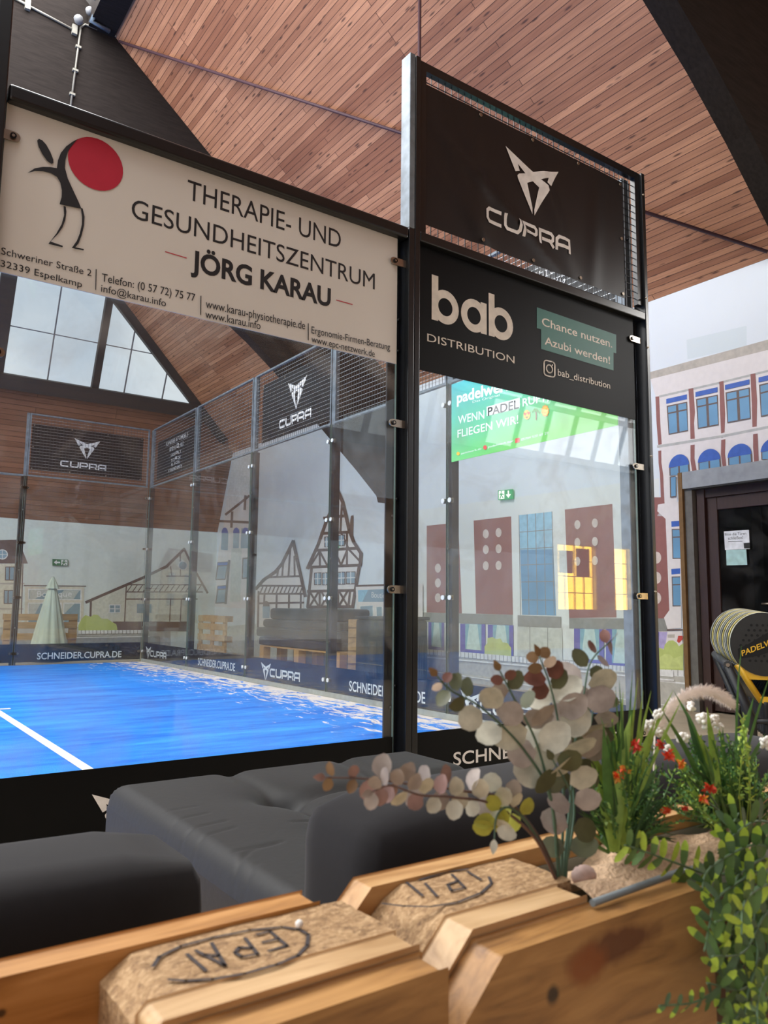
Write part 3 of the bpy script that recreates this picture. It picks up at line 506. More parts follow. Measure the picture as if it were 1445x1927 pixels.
F.poly(PL(RB, (1022, 685), (1132, 685), (1128, 765), (1020, 765)), WT)
for x in (1030, 1082): 
    for y in (694, 730): F.poly(PL(RB, (x, y), (x+42, y), (x+41, y+28), (x, y+28)), GD)
F.poly(PL(RB, (1285, 680), (1420, 680), (1420, 765), (1283, 765)), GD)
F.poly(PL(RB, (1060, 845), (1800, 845), (1800, 935), (1060, 935)), ROOF)
bush(RB, [(735, 880), (765, 820), (800, 785), (850, 800), (880, 780), (920, 785), (955, 820), (1010, 820), (1050, 850), (1090, 870), (1100, 910)], 935, BUSH)
F.poly(PL(RB, (735, 930), (1400, 925), (1400, 955), (735, 962)), WT)
for k in range(19): F.line(PL(RB, (765+k*35, 930), (764+k*35, 960)), 1.2, GRY)
F.poly(PL(RB, (-500, 975), (1500, 985), (1500, 1300), (-500, 1300)), mat('mural_asphalt', '94948f', .6)); F.line(PL(RB, (700, 996), (1400, 985)), 1.6, WT)
tag(F.mb.build('mural_print'), 'printed townscape mural with a barn and shop front along the gable wall', 'mural')
# illuminated exit signs
gs = glow('exit_green', '1f8a55', .9); gd = mat('exit_dark_green', '1e6b42', .5); gw = glow('exit_white', 'f2f5e8', 1.1)
def exit_sign(F, x0, y0, x1, y1, tilt, label, arrow, lit):
    mx = lambda u, v: (x0+(x1-x0)*u, y0+(y1-y0)*v+tilt*u)
    G = gs if lit else gd; Wm = gw if lit else WT
    n = len(F.mb.v); q = [F.P(p) for p in (mx(0, 0), mx(1, 0), mx(1, 1), mx(0, 1))]; d_ = Vector((.03, 0, 0)) if F.ax == 'x' else Vector((0, .03, 0)); F.mb.prism(q, d_, G)
    F.k += 2
    mu = 0 if arrow == 'right' else 1
    U = (lambda u: u) if arrow != 'left' else (lambda u: u)
    a0 = .04 if arrow == 'left' else .5; r0 = .56 if arrow == 'left' else .06
    F.poly([mx(r0+u*.4, v) for u, v in ((.0, .08), (1, .08), (1, .92), (0, .92))], Wm)
    for q in ([(.35, .1), (.55, .1), (.55, .28), (.35, .28)], [(.3, .3), (.62, .34), (.55, .62), (.3, .58)], [(.3, .55), (.45, .6), (.25, .95), (.1, .9)], [(.45, .55), (.62, .6), (.85, .85), (.75, .92)], [(.6, .34), (.9, .45), (.85, .55), (.58, .46)], [(.1, .45), (.32, .3), (.36, .4), (.14, .58)]): F.poly([mx(r0+u*.4, v) for u, v in q], G)
    if arrow == 'left': ar = [(.08, .5), (.26, .15), (.28, .38), (.48, .38), (.48, .62), (.28, .62), (.26, .85)]
    else: ar = [(.75, .88), (.56, .5), (.7, .5), (.7, .12), (.8, .12), (.8, .5), (.94, .5)]
    F.poly([mx(u, v) for u, v in ar], Wm); tag(F.mb.build('exit_sign'), label, 'exit sign')
exit_sign(Flat('y', YG-.04, -1), 99, 1052, 128, 1064, 1, 'green exit sign with left arrow on the far gable wall above the parasol', 'left', False)
exit_sign(Flat('x', XW-.05, -1), 937, 923, 963, 941, -2.5, 'lit green exit sign on the pale wall above the brown painted panels', 'down', True)
exit_sign(Flat('x', XW-.05, -1), 621, 1021, 635, 1032, -.5, 'small lit exit sign in front of the painted half-timbered tower', 'down', True)
# ------------------------------------------------------------------ the padel court
ZB, Z3, Z4 = .03, 2.99, 4.017
m = MB(); m.box(-12, 0.12, -.12, 10.12, -.02, ZB-.001, concrete); m.build('trim_5', kind='structure')
m = MB(); m.poly([(-12, -.06, ZB), (-.02, -.06, ZB), (-.02, 9.97, ZB), (-12, 9.97, ZB)], turf)
z = ZB+.002; m.poly([(-3.145, -.06, z), (-3.08, -.06, z), (-3.08, 9.97, z), (-3.145, 9.97, z)], line_white)
m.poly([(-12, 4.56, z), (-2.98, 4.56, z), (-2.98, 4.63, z), (-12, 4.63, z)], line_white)
tag(m.build('turf'), 'bright blue artificial turf court floor with a white line and sand by the back glass', 'court floor')
# frames and posts
def bolts(parent, pts, nrm, m=bolt_m, r=.011):
    for p in pts: q = MB(); q.disc(p, nrm, r, .012, m, 8); q.ball(Vector(p)+Vector(nrm).normalized()*.012, r*.8, m, 8, 4); q.build('bolt', parent)
def post(x, y, w, d, z1, face, label, zs, m=navy_paint, group=None, front=black_paint, side=1):
    t = empty('court_post', (x, y, 0), label, 'post', group)
    q = MB()
    if face == 'y':  # wall along x: broad plate behind, slim frame bar in front
        q.box(x-w/2, x+w/2, y-.03, y+d, 0, z1, m)
    else: q.box(x+.018, x+.018+d, y-w/2, y+w/2, 0, z1, m)
    q.build('plate', t, bevel=.004)
    return t
# near side wall, y about -.1: middle post
t = empty('court_post', (-2.02, -.07, 0), 'tall black steel post between the white clinic sign and the black distributor sign', 'post')
q = MB(); q.box(-2.0, -1.965, -.113, -.03, ZB, Z4, black_paint); q.box(-2.04, -2.003, -.113, -.03, ZB, 3.0, black_paint); q.build('frame_bar', t, bevel=.004)
q = MB(); q.box(-2.04, -2.003, -.112, -.03, 3.001, Z4, galv); q.build('upper_tube', t, bevel=.004)
q = MB(); q.box(-2.115, -1.95, -.028, -.018, ZB, 3.0, navy_paint); q.build('plate', t)
bolts(t, [(-2.055, -.028, z) for z in (2.502, 2.33, 1.537, .587)] + [(-2.075, -.028, z) for z in (1.447, .481)], (0, -1, 0))
# corner post
t = empty('court_post', (0, -.05, 0), 'black corner post at the right end of the near side wall', 'post')
q = MB(); q.box(-.012, .022, -.113, -.02, ZB, Z4, black_paint); q.build('frame_bar', t, bevel=.004)
q = MB(); q.box(-.105, -.012, -.022, -.012, ZB, 3.0, navy_paint); q.build('plate', t)
q = MB(); q.box(-.10, -.02, -.012, .07, ZB, Z4-.02, galv); q.build('upper_tube', t, bevel=.006)
bolts(t, [(-.055, -.022, z) for z in (1.5, .42, 2.4)] + [(-.06, -.012, 3.55)], (0, -1, 0))
bolts(t, [(-.012, -.113, z) for z in (3.85, 3.1, 2.75, 2.0, 1.1)], (0, -1, 0), steel, .007)
t = empty('court_post', (-4.02, -.07, 0), 'black steel post at the left edge beside the white clinic sign', 'post')
q = MB(); q.box(-4.06, -4.008, -.13, -.03, ZB, 3.6, black_paint); q.build('frame_bar', t, bevel=.006)
q = MB(); q.box(-4.008, -3.99, -.03, -.02, ZB, 3.0, navy_paint); q.build('plate', t); bolts(t, [(-3.995, -.03, z) for z in (2.45, 2.3)], (0, -1, 0))
# rails of the near side wall
q = MB(); q.box(-4.0, -2.042, -.113, -.03, 2.935, 3.0, black_paint); tag(q.build('top_rail', bevel=.012), 'glossy black top rail above the white clinic sign', 'rail')
q = MB(); q.box(-1.963, -.014, -.113, -.03, 2.945, 3.0, black_paint); tag(q.build('middle_rail', bevel=.006), 'black rail between the black mesh banner and the distributor sign', 'rail')
# glass panels: pane, clamps with bolts
CLZ = (2.80, 1.925, 1.07, .205)
def panel(ax, fixed, a0, a1, z1, gm, label, group, clamps, out, thick=.012):
    t = empty('glass_panel', ((a0+a1)/2, fixed, ZB) if ax == 'y' else (fixed, (a0+a1)/2, ZB), label, 'glass panel', group)
    q = MB()
    if ax == 'y': q.box(a0, a1, fixed, fixed+thick, ZB, z1, gm)
    else: q.box(fixed, fixed+thick, a0, a1, ZB, z1, gm)
    q.build('pane', t)
    em = mat('glass_edge', '5d6f68', .3)
    for a in (a0, a1):
        s_ = .0015; q = MB()
        if ax == 'y': q.box(a-s_, a+s_, fixed-.0005, fixed+thick+.0005, ZB, z1, em)
        else: q.box(fixed-.0005, fixed+thick+.0005, a-s_, a+s_, ZB, z1, em)
        q.build('pane_edge', t)
    for side in clamps:
        for z in CLZ:
            q = MB(); e = a0 if side < 0 else a1; s_ = 1 if side < 0 else -1       # clamp reaches from the post over the pane edge
            if ax == 'y':
                o = fixed - .0145 if out < 0 else fixed+thick+.006
                pts = [(e-.055*s_, o, z-.02), (e+.035*s_, o, z-.02)] + [(e+.035*s_+.022*s_*math.sin(a), o, z-.02*math.cos(a)) for a in (.6, 1.2, 1.57, 1.95, 2.5)] + [(e+.035*s_, o, z+.02), (e-.055*s_, o, z+.02)]
                q.prism(pts, (0, .006*out, 0), steel); c = q.build('clamp', t); r = MB(); r.disc((e+.03*s_, o+.006*out, z), (0, out, 0), .012, .008, bolt_m, 10); r.tube([(e+.03*s_, o+.014*out, z), (e+.03*s_, o+.0145*out, z)], .006, steel); r.build('bolt', c)
            else:
                o = fixed+thick+.003; q.box(o, o+.006, e-.055*s_, e+.05*s_, z-.022, z+.022, steel); c = q.build('clamp', t)
                r = MB(); r.disc((fixed-.001, e+.034*s_, z), (-1, 0, 0), .022, .012, mat('white_clamp_cap', 'd4d6d4', .4), 10); r.build('bolt', c)
    return t
panel('y', -.065, -4.0, -2.082, 2.95, glass_court, 'clear glass panel behind the white clinic sign, black post to its right', None, (-1, 1), -1)
panel('y', -.065, -1.95, -.098, 2.95, glass_court, 'clear glass panel under the black distributor sign', None, (1,), -1)
names = ['at the near corner, behind the green poster', 'second from the near corner', 'in the middle of the wall, below the black mesh banner', 'second from the far corner', 'at the far corner']
for i in range(5):
    y0, y1 = i*2+.012, i*2+1.988
    panel('x', -.006, y0, y1, Z3, glass_back, 'back wall glass panel ' + names[i], 'back wall glass panels', (-1, 1), 1)
panel('y', 9.985, -1.988, -.03, Z3, glass_back, 'glass panel of the far side wall, left of the far corner', None, (-1, 1), -1)
panel('y', 9.985, -3.988, -2.012, Z3, glass_back, 'glass panel of the far side wall at the left picture edge', None, (1,), -1)
pn = ['behind the green poster edge', 'right of the black mesh banner with the emblem', 'left of the black mesh banner with the emblem', 'right of the address banner', 'at the far corner of the court']
for i in range(1, 6):
    y = i*2 if i < 5 else 10.05
    t = empty('court_post', (.05, y, 0), 'dark grey back wall post ' + pn[i-1], 'post', 'back wall posts')
    q = MB(); q.box(.02, .10, y-.04, y+.04, 0, Z3, navy_paint); q.build('plate', t, bevel=.004)
    q = MB(); q.box(.02, .08, y-.03, y+.03, Z3, Z4, galv); q.build('upper_tube', t, bevel=.004); bolts(t, [(.02, y+.0, z) for z in (2.45, 1.5, .6)], (-1, 0, 0), steel, .012)
for k, x in enumerate((-2.0,)):
    t = empty('court_post', (x, 10.05, 0), 'black far side post left of the closed parasol', 'post')
    q = MB(); q.box(x-.045, x+.045, 10.02, 10.1, 0, Z3, black_paint); q.build('plate', t, bevel=.004)
    if k == 0: q = MB(); q.box(x-.02, x+.02, 10.02, 10.06, Z3, Z4, galv); q.build('upper_tube', t)
    bolts(t, [(x, 10.02, z) for z in (2.45, 1.5, .6)], (0, -1, 0), steel, .012)
q = MB(); q.box(-6, -2.02, 10.0, 10.05, Z3-.01, Z3+.02, galv); tag(q.build('top_rail'), 'thin steel rail on top of the far side glass at the left', 'rail')
q = MB(); q.box(-.012, .10, 0.02, 10, ZB, ZB+.05, mat('grey_kerb', '8f938f', .6)); tag(q.build('kerb'), 'grey metal kerb along the foot of the back glass wall', 'kerb')
# mesh panels
def mesh_panel(ax, fixed, a0, a1, label, group, fm, wm, fw=.022, fwb=None, wr=.002, z0=Z3, z1=Z4, pitch=.0508):
    t = empty('wire_fence', ((a0+a1)/2, fixed, z0) if ax == 'y' else (fixed, (a0+a1)/2, z0), label, 'fence panel', group)
    def bx(q, u0, u1, w0, w1, d, m, off=0):
        if ax == 'y': q.box(u0, u1, fixed+off-d, fixed+off+d, w0, w1, m)
        else: q.box(fixed+off-d, fixed+off+d, u0, u1, w0, w1, m)
    q = MB(); bx(q, a0, a1, z0+.005, z0+.005+(fwb or fw), .018, fm); bx(q, a0, a1, z1-fw, z1, .018, fm); bx(q, a0, a0+fw, z0+.005+(fwb or fw), z1-fw, .018, fm); bx(q, a1-fw, a1, z0+.005+fw, z1-fw, .018, fm); q.build('frame', t)
    q = MB(); n = int((a1-a0-2*fw)/pitch)
    for i in range(1, n+1): u = a0+fw+(a1-a0-2*fw)*i/(n+1); bx(q, u-wr, u+wr, z0+.01, z1-fw, wr, wm if wm is wire_black else wire_v)
    n = int((z1-z0-2*fw)/pitch)
    for i in range(1, n+1): w = z0+fw+(z1-z0-2*fw)*i/(n+1); bx(q, a0+fw, a1-fw, w-wr, w+wr, wr, wm, wr*2)
    q.build('wire_mesh', t); return t
mesh_panel('y', -.075, -1.963, -.014, 'black framed wire mesh panel above the distributor sign, holding the black banner', None, black_paint, wire_black, .05, .006, z0=2.998)
mn = ['nearest the corner post', 'right of the black emblem banner', 'carrying the black emblem banner', 'between the address banner and the emblem banner', 'carrying the address banner at the far corner']
for i in range(5): mesh_panel('x', .03, i*2+.035, i*2+1.965, 'galvanised wire mesh panel of the back wall ' + mn[i], 'back wall mesh panels', galv, wire_m, wr=.0017)
mesh_panel('y', 10.03, -1.975, -.03, 'galvanised wire mesh panel on the far side wall with the emblem banner', None, galv, wire_m, wr=.0017)
# ------------------------------------------------------------------ signs and banners
INK = mat('print_ink', '1d1d20', .5); BEIGE = mat('sign_cream', 'd1cbc3', .42, var=.03, scale=2); SIGNBLK = mat('sign_black', '08090b', .5, var=.1, scale=3, spec=.15); CRW = mat('sign_offwhite', 'd6cdc0', .5); CRED = mat('sign_red', 'b3243a', .45, var=.03); TEAL = mat('sign_teal', '2f6b62', .5, var=.05)
VINYL = mat('vinyl_black', '141416', .4, var=.12, scale=5, spec=.5); VINW = mat('vinyl_white', 'e8e4e0', .5)
F = Flat('y', -.0725, -1); q = F.mb
q.box(-3.998, -2.088, -.0722, -.0665, 2.245, 2.955, BEIGE); F.k = 1
R1 = lambda x, y: (230+x/2.7264, 310+y/2.7256)
R2 = lambda x, y: (x/3.44, 430+y/3.438)
F.text('THERAPIE- UND', (352, 374.5), (641, 468), (350, 334), INK)
F.text('GESUNDHEITSZENTRUM', (247, 409), (705, 545), (246, 370), INK)
F.text('J\u00d6RG KARAU', (359, 507), (622, 577), (359, 468), INK, .03)
F.line([(311, 473.5), (351, 485.5)], 1.6, CRED); F.line([(633, 564.5), (663, 573)], 1.6, CRED)
for t_ in (('Schweriner Stra\u00dfe 2', (2, 478), (172, 520), (2, 464)), ('32339 Espelkamp', (1, 501), (154, 541), (1, 487.5)), ('Telefon: (0 57 72) 75 77', (191, 529), (367, 567), (191, 513)), ('info@karau.info', (190, 548.5), (312, 577), (190, 534)),
           ('www.karau-physiotherapie.de', (387, 579), (574, 620), (387, 562)), ('www.karau.info', (386, 598), (490, 620), (386, 582)), ('Ergonomie-Firmen-Beratung', (586, 627), (734, 659), (586, 613)), ('www.epc-netzwerk.de', (586, 644), (705, 672), (586, 630))): F.text(*t_, INK)
for a in ([(181, 507), (180, 545)], [(378, 557), (377.5, 592)], [(580, 609), (580, 640)]): F.line(a, 1.7, INK)
R7b = lambda x, y: (x/6.425, 140+y/6.423)
F.poly([R7b(*p) for p in ((450, 800), (470, 778), (510, 795), (560, 850), (610, 940), (645, 1030), (645, 1075), (620, 1080), (570, 1045), (510, 960), (465, 870))], INK)
F.poly([R7b(*p) for p in ((330, 1193), (420, 1135), (520, 1118), (610, 1120), (688, 1133), (700, 1040), (735, 950), (800, 870), (880, 812), (940, 780), (870, 860), (820, 930), (790, 1040), (785, 1130), (820, 1260), (880, 1390), (950, 1540), (985, 1625), (720, 1568), (745, 1480), (748, 1400), (730, 1310), (690, 1240), (620, 1195), (520, 1170), (420, 1168))], INK)
F.poly([R7b(*p) for p in ((768, 1588), (795, 1598), (803, 1660), (790, 1760), (755, 1850), (700, 1930), (640, 1990), (612, 2020), (760, 2072), (755, 2090), (585, 2048), (680, 1925), (745, 1810), (775, 1700))], INK)
F.poly([R7b(*p) for p in ((975, 1612), (1000, 1622), (1022, 1720), (1015, 1830), (985, 1950), (950, 2040), (910, 2090), (1015, 2110), (1010, 2128), (868, 2098), (930, 2010), (965, 1920), (990, 1810), (992, 1720))], INK)
c0 = F.P((181, 308)); F.k += 1; q.poly([(c0.x+.112*math.cos(a*math.pi/16), -.0745, c0.z+.113*math.sin(a*math.pi/16)) for a in range(32)], CRED)
tag(q.build('clinic_sign'), 'cream clinic sign with a dark figure holding a red ball, behind the near glass', 'sign')
F = Flat('y', -.0725, -1); q = F.mb; q.box(-1.948, -.10, -.0722, -.0665, 2.245, 2.95, SIGNBLK); F.k = 1
R3 = lambda x, y: (780+x/3.3605, 490+y/3.361)
def ring(cx, cz, ro, ri, x0, x1, z0, z1):      # bowl with stem, letter-like, in sign plane
    n = 28
    for i in range(n):
        a, b_ = 2*math.pi*i/n, 2*math.pi*(i+1)/n
        q.poly([(cx+r*math.cos(t_), -.0737, cz+r*math.sin(t_)) for r, t_ in ((ro, a), (ro, b_), (ri, b_), (ri, a))], CRW)
    q.poly([(x0, -.0739, z0), (x1, -.0739, z0), (x1, -.0739, z1), (x0, -.0739, z1)], CRW)
pb = [F.P(R3(*p)) for p in ((107, 375), (107, 88), (275, 300), (145, 275), (450, 468), (470, 480), (622, 430), (147, 390), (287, 300))]
xb, xe, zb, zt = pb[0].x, pb[6].x, F.P(R3(180, 400)).z, pb[1].z
W = (xe-xb); ro = W*.158; sw = W*.075
zc_ = zb+ro
ring(xb+ro, zc_, ro, ro-sw, xb, xb+sw, zb+.006, zt); ring(xb+W*.5, zc_, ro, ro-sw, xb+W*.5+ro-sw, xb+W*.5+ro, zb+.006, zb+2*ro-.004); ring(xe-ro, zc_, ro, ro-sw, xe-2*ro, xe-2*ro+sw, zb+.006, zt)
F.k = 4
F.text('DISTRIBUTION', R3(80, 510), R3(632, 652), R3(80, 458), CRW, .0)
F.poly([R3(*p) for p in ((773, 296), (1275, 470), (1275, 588), (1258, 583), (1258, 697), (800, 560), (800, 436), (773, 428))], TEAL)
F.text('Chance nutzen.', R3(806, 410), R3(1250, 552), R3(806, 357), CRW, .008); F.text('Azubi werden!', R3(823, 530), R3(1236, 655), R3(823, 478), CRW, .008)
F.text('bab_distribution', R3(906, 727), R3(1237, 812), R3(906, 683), CRW, .004)
def rrect(cx, cy, w, h, r, n=5): return [(cx+sx*(w-r)+r*math.cos(math.radians(a0+90*i/n)), cy+sy*(h-r)+r*math.sin(math.radians(a0+90*i/n))) for sx, sy, a0 in ((1, 1, 0), (-1, 1, 90), (-1, -1, 180), (1, -1, 270)) for i in range(n+1)]
def shear(pts, cx, k): return [(x, y+(x-cx)*k) for x, y in pts]
pi_ = [R3(*p) for p in shear(rrect(853, 685, 34, 48, 18), 853, .25)]; F.line(pi_+[pi_[0]], 2.4, CRW)
pi_ = [R3(*p) for p in shear([(853+19*math.cos(a*.393), 686+25*math.sin(a*.393)) for a in range(17)], 853, .25)]; F.line(pi_, 2.2, CRW); F.ell(*R3(872, 662), 1.1, 1.4, CRW)
tag(q.build('distributor_sign'), 'black sign with large rounded lettering and a teal box, behind the near glass', 'sign')
# banners of vinyl on the mesh
def banner(ax, fixed, u0, u1, z0, z1, out, label, deco, fold=.012, seed=1, eye=4, flip=1, sag=.0):
    rnd = random.Random(seed); t = empty('mesh_banner', (u0, fixed, z0) if ax == 'y' else (fixed, u0, z0), label, 'banner')
    folds = [(rnd.uniform(0, 1), rnd.uniform(-1.2, 1.2), rnd.uniform(.5, 1)) for _ in range(6)]
    def off(u, w):
        s_ = 0
        for c, k, a in folds: d = (u-c) + k*(w-.5)*.7; s_ += a*math.exp(-(d/.035)**2)
        return fold*s_*math.sin(math.pi*min(1, max(0, u)))*(.35+.65*math.sin(math.pi*w))
    def pos(u, w, ex=0):
        uu = u0+(u1-u0)*u; e = fixed+out*(off(u, w)+ex)
        return Vector((uu, e, z0+(z1-z0)*w-sag*math.sin(math.pi*u)*(1-w)*.0)) if ax == 'y' else Vector((e, uu, z0+(z1-z0)*w))
    q = MB(); q.grid(lambda a, b_: pos(a, b_), 48, 24, VINYL); s = q.build('vinyl_sheet', t)
    q = MB(); polys = []; deco(lambda p2: polys.append(p2)); bm = bmesh.new()
    for p2 in polys: bm.faces.new([bm.verts.new((a, b_, 0)) for a, b_ in p2])
    bm.normal_update(); bmesh.ops.triangulate(bm, faces=bm.faces[:])
    for _ in range(4):
        lg = [e for e in bm.edges if e.calc_length() > .035]
        if lg: bmesh.ops.subdivide_edges(bm, edges=lg, cuts=1); bmesh.ops.triangulate(bm, faces=[f_ for f_ in bm.faces if len(f_.verts) > 3])
    bm.verts.index_update(); q.v = [tuple(pos(v_.co.x, v_.co.y, .004)) for v_ in bm.verts]
    for f_ in bm.faces: q.face([v_.index for v_ in f_.verts], VINW)
    bm.free(); q.build('print', s)
    for k in range(eye):
        for w in (.03, .97):
            r = MB(); p = pos(.015+.97*k/(eye-1), w, .002); r.disc(p, (0, out, 0) if ax == 'y' else (out, 0, 0), .011, .006, steel, 10); r.build('eyelet', t)
    for u in (.015, .985): r = MB(); p = pos(u, .5, .002); r.disc(p, (0, out, 0) if ax == 'y' else (out, 0, 0), .011, .006, steel, 10); r.build('eyelet', t)
    return t
def deco_mark(cu, hm, zc, hw, zw, L, H, flip=False):
    # emblem and word, given in metres on the sheet: centre cu, emblem height hm from zc, word height hw from zw
    def go(out):
        def drop(pts2): out([(a/L, b_/H) for a, b_ in pts2])
        s_ = -1 if flip else 1
        drop([(cu+s_*x*hm, zc+z*hm) for x, z in EMBN])
        w = MB(); word_mark(w, (0, 0, 0), (1, 0, 0), (0, 1, 0), hw, VINW); x_ = CUPW*hw/2
        for f in w.f: drop([(cu+s_*(w.v[i][0]-x_), zw+w.v[i][1]) for i in f])
    return go
def deco_lines(lines, L, H, flip=False):
    def go(out):
        for txt, cu, z, h, bold in lines:
            vs, fs, w, ch, x0 = glyphs(txt, bold); k = h/ch*.82; s_ = -1 if flip else 1
            for f in fs: out([((cu+s_*(vs[i][0]-x0-w/2)*k)/L, (z+vs[i][1]*h/ch)/H) for i in f])
    return go
L_, H_2 = 1.765, .83
emb_c = sum(((p.x) for p in _e))/len(_e)
e_u = ((_x0+_x1)/2+1.953); cz0 = _z0-3.065
pw = [at(880+x/6.02, 260+y/6.02, 'y', -.085) for x, y in ((192, 940), (1240, 1365), (192, 830))]
banner('y', -.083, -1.953, -.19, 3.065, 3.897, -1, 'black car-maker banner on the near mesh panel, topmost at the right of the court wall', deco_mark(e_u, _z1-_z0, cz0, (pw[1].x-pw[0].x)/CUPW, pw[1].z-3.065, 1.763, .832), .03, 3, 5)
banner('y', 10.05, -1.93, -.13, 3.105, 3.855, -1, 'black car-maker banner on the far side mesh, left of the far corner', deco_mark(.86, .33, .27, .11, .10, 1.8, .75), .006, 5)
def flipped(ax, fixed, y0, y1, z0, z1, label, deco, seed): return banner(ax, fixed, y0, y1, z0, z1, -1, label, deco, .016, seed)
flipped('x', .05, 4.03, 5.815, 3.08, 3.855, 'black car-maker banner hanging on the back wall mesh, in the middle of the wall', deco_mark(.86, .38, .27, .12, .1, 1.785, .775, True), 8)
adr = [('SCHNEIDER AUTOMOBILE', .89, .53, .075, 0), ('GMBH & CO. KG', .89, .41, .075, 0), ('RAHDENER STR. 57', .89, .31, .05, 0), ('32312 L\u00dcBBECKE', .89, .225, .05, 0), ('TEL. 05741-7096', .89, .145, .05, 0), ('SCHNEIDER.CUPRA.DE', .89, .06, .055, 0)]
flipped('x', .05, 8.03, 9.815, 3.1, 3.77, 'black banner with white address lines on the back wall mesh by the far corner', deco_lines(adr, 1.785, .67, True), 11)
flipped('x', .05, .12, 1.75, 3.05, 3.75, 'black banner with white lettering on the back wall mesh behind the near banner', deco_lines([(a, .82, c+.03, d*.95, e) for a, b_, c, d, e in adr], 1.63, .7, True), 14)
# bottom strips
def strip(ax, fixed, u0, u1, z1, label, deco, group=None):
    q = MB(); e = .004
    if ax == 'y': q.box(u0, u1, fixed-.003, fixed, ZB+.04, z1, SIGNBLK)
    else: q.box(fixed-.003, fixed, u0, u1, ZB+.05, z1, SIGNBLK)
    deco(q); tag(q.build('base_banner'), label, 'banner', group)
NX, NZ = Vector((1, 0, 0)), Vector((0, 0, 1))
def url(u, z, w, h, ax, fixed): 
    def go(q): q.text('SCHNEIDER.CUPRA.DE', (u, fixed-.0045, z) if ax == 'y' else (fixed-.0045, u, z), (1, 0, 0) if ax == 'y' else (0, -1, 0), NZ, VINW, .012, fit=w, height=h)
    return go
def logo(u, z, h, ax, fixed):
    def go(q):
        ux = Vector((1, 0, 0)) if ax == 'y' else Vector((0, -1, 0)); o = Vector((u, fixed-.0045, z)) if ax == 'y' else Vector((fixed-.0045, u, z))
        emblem(q, o+ux*.1-NZ*h*.4, ux, NZ, h*1.9, VINW); word_mark(q, o+ux*(h*1.9), ux, NZ, h, VINW)
    return go
def near_logo(q):
    p = at(173, 1495, 'y', -.074); h = .2; x_l = min(x for x, z in EMBN)*h
    emblem(q, Vector((p.x-x_l, -.074, p.z-h)), (1, 0, 0), NZ, h, VINW); word_mark(q, Vector((p.x-x_l+.2, -.074, .10)), (1, 0, 0), NZ, .11, VINW)
strip('y', -.0695, -3.998, -2.09, .345, 'black base strip on the near glass left of the middle post, behind the sofa', near_logo)
pa, pz = at(853, 1441, 'y', -.074), at(853, 1415, 'y', -.074)
strip('y', -.0695, -1.948, -.10, .352, 'black base strip on the near glass right of the middle post, behind the plants', url(pa.x, pa.z, 1.32, pz.z-pa.z, 'y', -.0695))
pa, pb_ = at(70, 1241, 'y', 9.98), at(229, 1237, 'y', 9.98)
strip('y', 10.006, -1.985, -.03, .35, 'black base strip with web address on the far side glass below the parasol', url(pa.x, pa.z, pb_.x-pa.x, .105, 'y', 10.006))
strip('y', 10.006, -3.985, -2.015, .35, 'black base strip on the far side glass at the left picture edge', lambda q: None)
bl = ['nearest the corner post, half behind the plants', 'left of the middle post, address lettering', 'with emblem, in the middle of the back wall', 'with address lettering, second from the far corner', 'with emblem, at the far corner']
for i in range(5):
    y0, y1 = i*2+.015, i*2+1.985
    strip('x', .013, y0, y1, .345, 'dark base strip on the back glass ' + bl[i], logo(y1-.18 if i != 2 else y1-.45, .13, .11, 'x', .013) if i % 2 == 0 else url(y1-.42, .13, 1.25, .105, 'x', .013), 'back wall base strips')
# green poster at the near end of the back wall
def grad():
    m = bpy.data.materials.new('poster_green'); m.use_nodes = True; N, L = nodes_of(m); b = N['Principled BSDF']; b.inputs['Roughness'].default_value = .5
    g = N.new('ShaderNodeTexCoord'); sp = N.new('ShaderNodeSeparateXYZ'); L.new(g.outputs['Object'], sp.inputs[0]); mr = N.new('ShaderNodeMapRange'); mr.inputs['From Min'].default_value = 2.25; mr.inputs['From Max'].default_value = 2.98
    ad = N.new('ShaderNodeMath'); ad.operation = 'MULTIPLY_ADD'; ad.inputs[1].default_value = .18; L.new(sp.outputs['Y'], ad.inputs[0]); L.new(sp.outputs['Z'], ad.inputs[2]); mr.inputs['From Max'].default_value = 3.35; mr.inputs['From Min'].default_value = 2.45; L.new(ad.outputs[0], mr.inputs[0])
    r = N.new('ShaderNodeValToRGB'); r.color_ramp.elements[0].color = lin('6cc655')+(1,); r.color_ramp.elements[1].color = lin('45b6c0')+(1,); L.new(mr.outputs[0], r.inputs[0]); L.new(r.outputs[0], b.inputs['Base Color']); return m
F = Flat('x', -.0125, -1); q = F.mb; q.box(-.0122, -.0085, .14, 1.93, 2.26, 2.965, grad()); F.k = 1
R5 = lambda x, y: (840+x/6.02, 700+y/6.02)
PW = mat('poster_white', 'e9f6ea', .5); YEL = mat('emoji_yellow', 'f0b93a', .5); ORG = mat('emoji_orange', 'e8902c', .5); ERED = mat('emoji_red', 'd8403c', .5); EGR = mat('emoji_green', '4f9a3c', .5); EBR = mat('emoji_brown', '8a5a34', .5)
F.text('padelwerk', R5(118, 352), R5(760, 190), R5(118, 228), PW, .03); F.text('Das Original', R5(296, 352), R5(600, 272), R5(296, 325), PW)
F.text('WENN', R5(130, 590), R5(430, 525), R5(130, 495), PW, .01); F.poly([R5(*p) for p in ((455, 395), (830, 290), (830, 410), (455, 500))], PW); F.text('PADEL', R5(468, 497), R5(822, 408), R5(468, 400), INK, .02); F.text('RUFT,', R5(862, 390), R5(1160, 318), R5(862, 298), PW, .02)
F.text('FLIEGEN WIR!', R5(125, 745), R5(815, 580), R5(125, 655), PW, .01)
F.text('padelwerk.de', R5(165, 935), R5(395, 878), R5(165, 912), PW); F.text('padelwerk.bar', R5(470, 862), R5(760, 790), R5(470, 835), PW); F.text('05704 520 69 29', R5(845, 780), R5(1155, 702), R5(845, 752), PW)
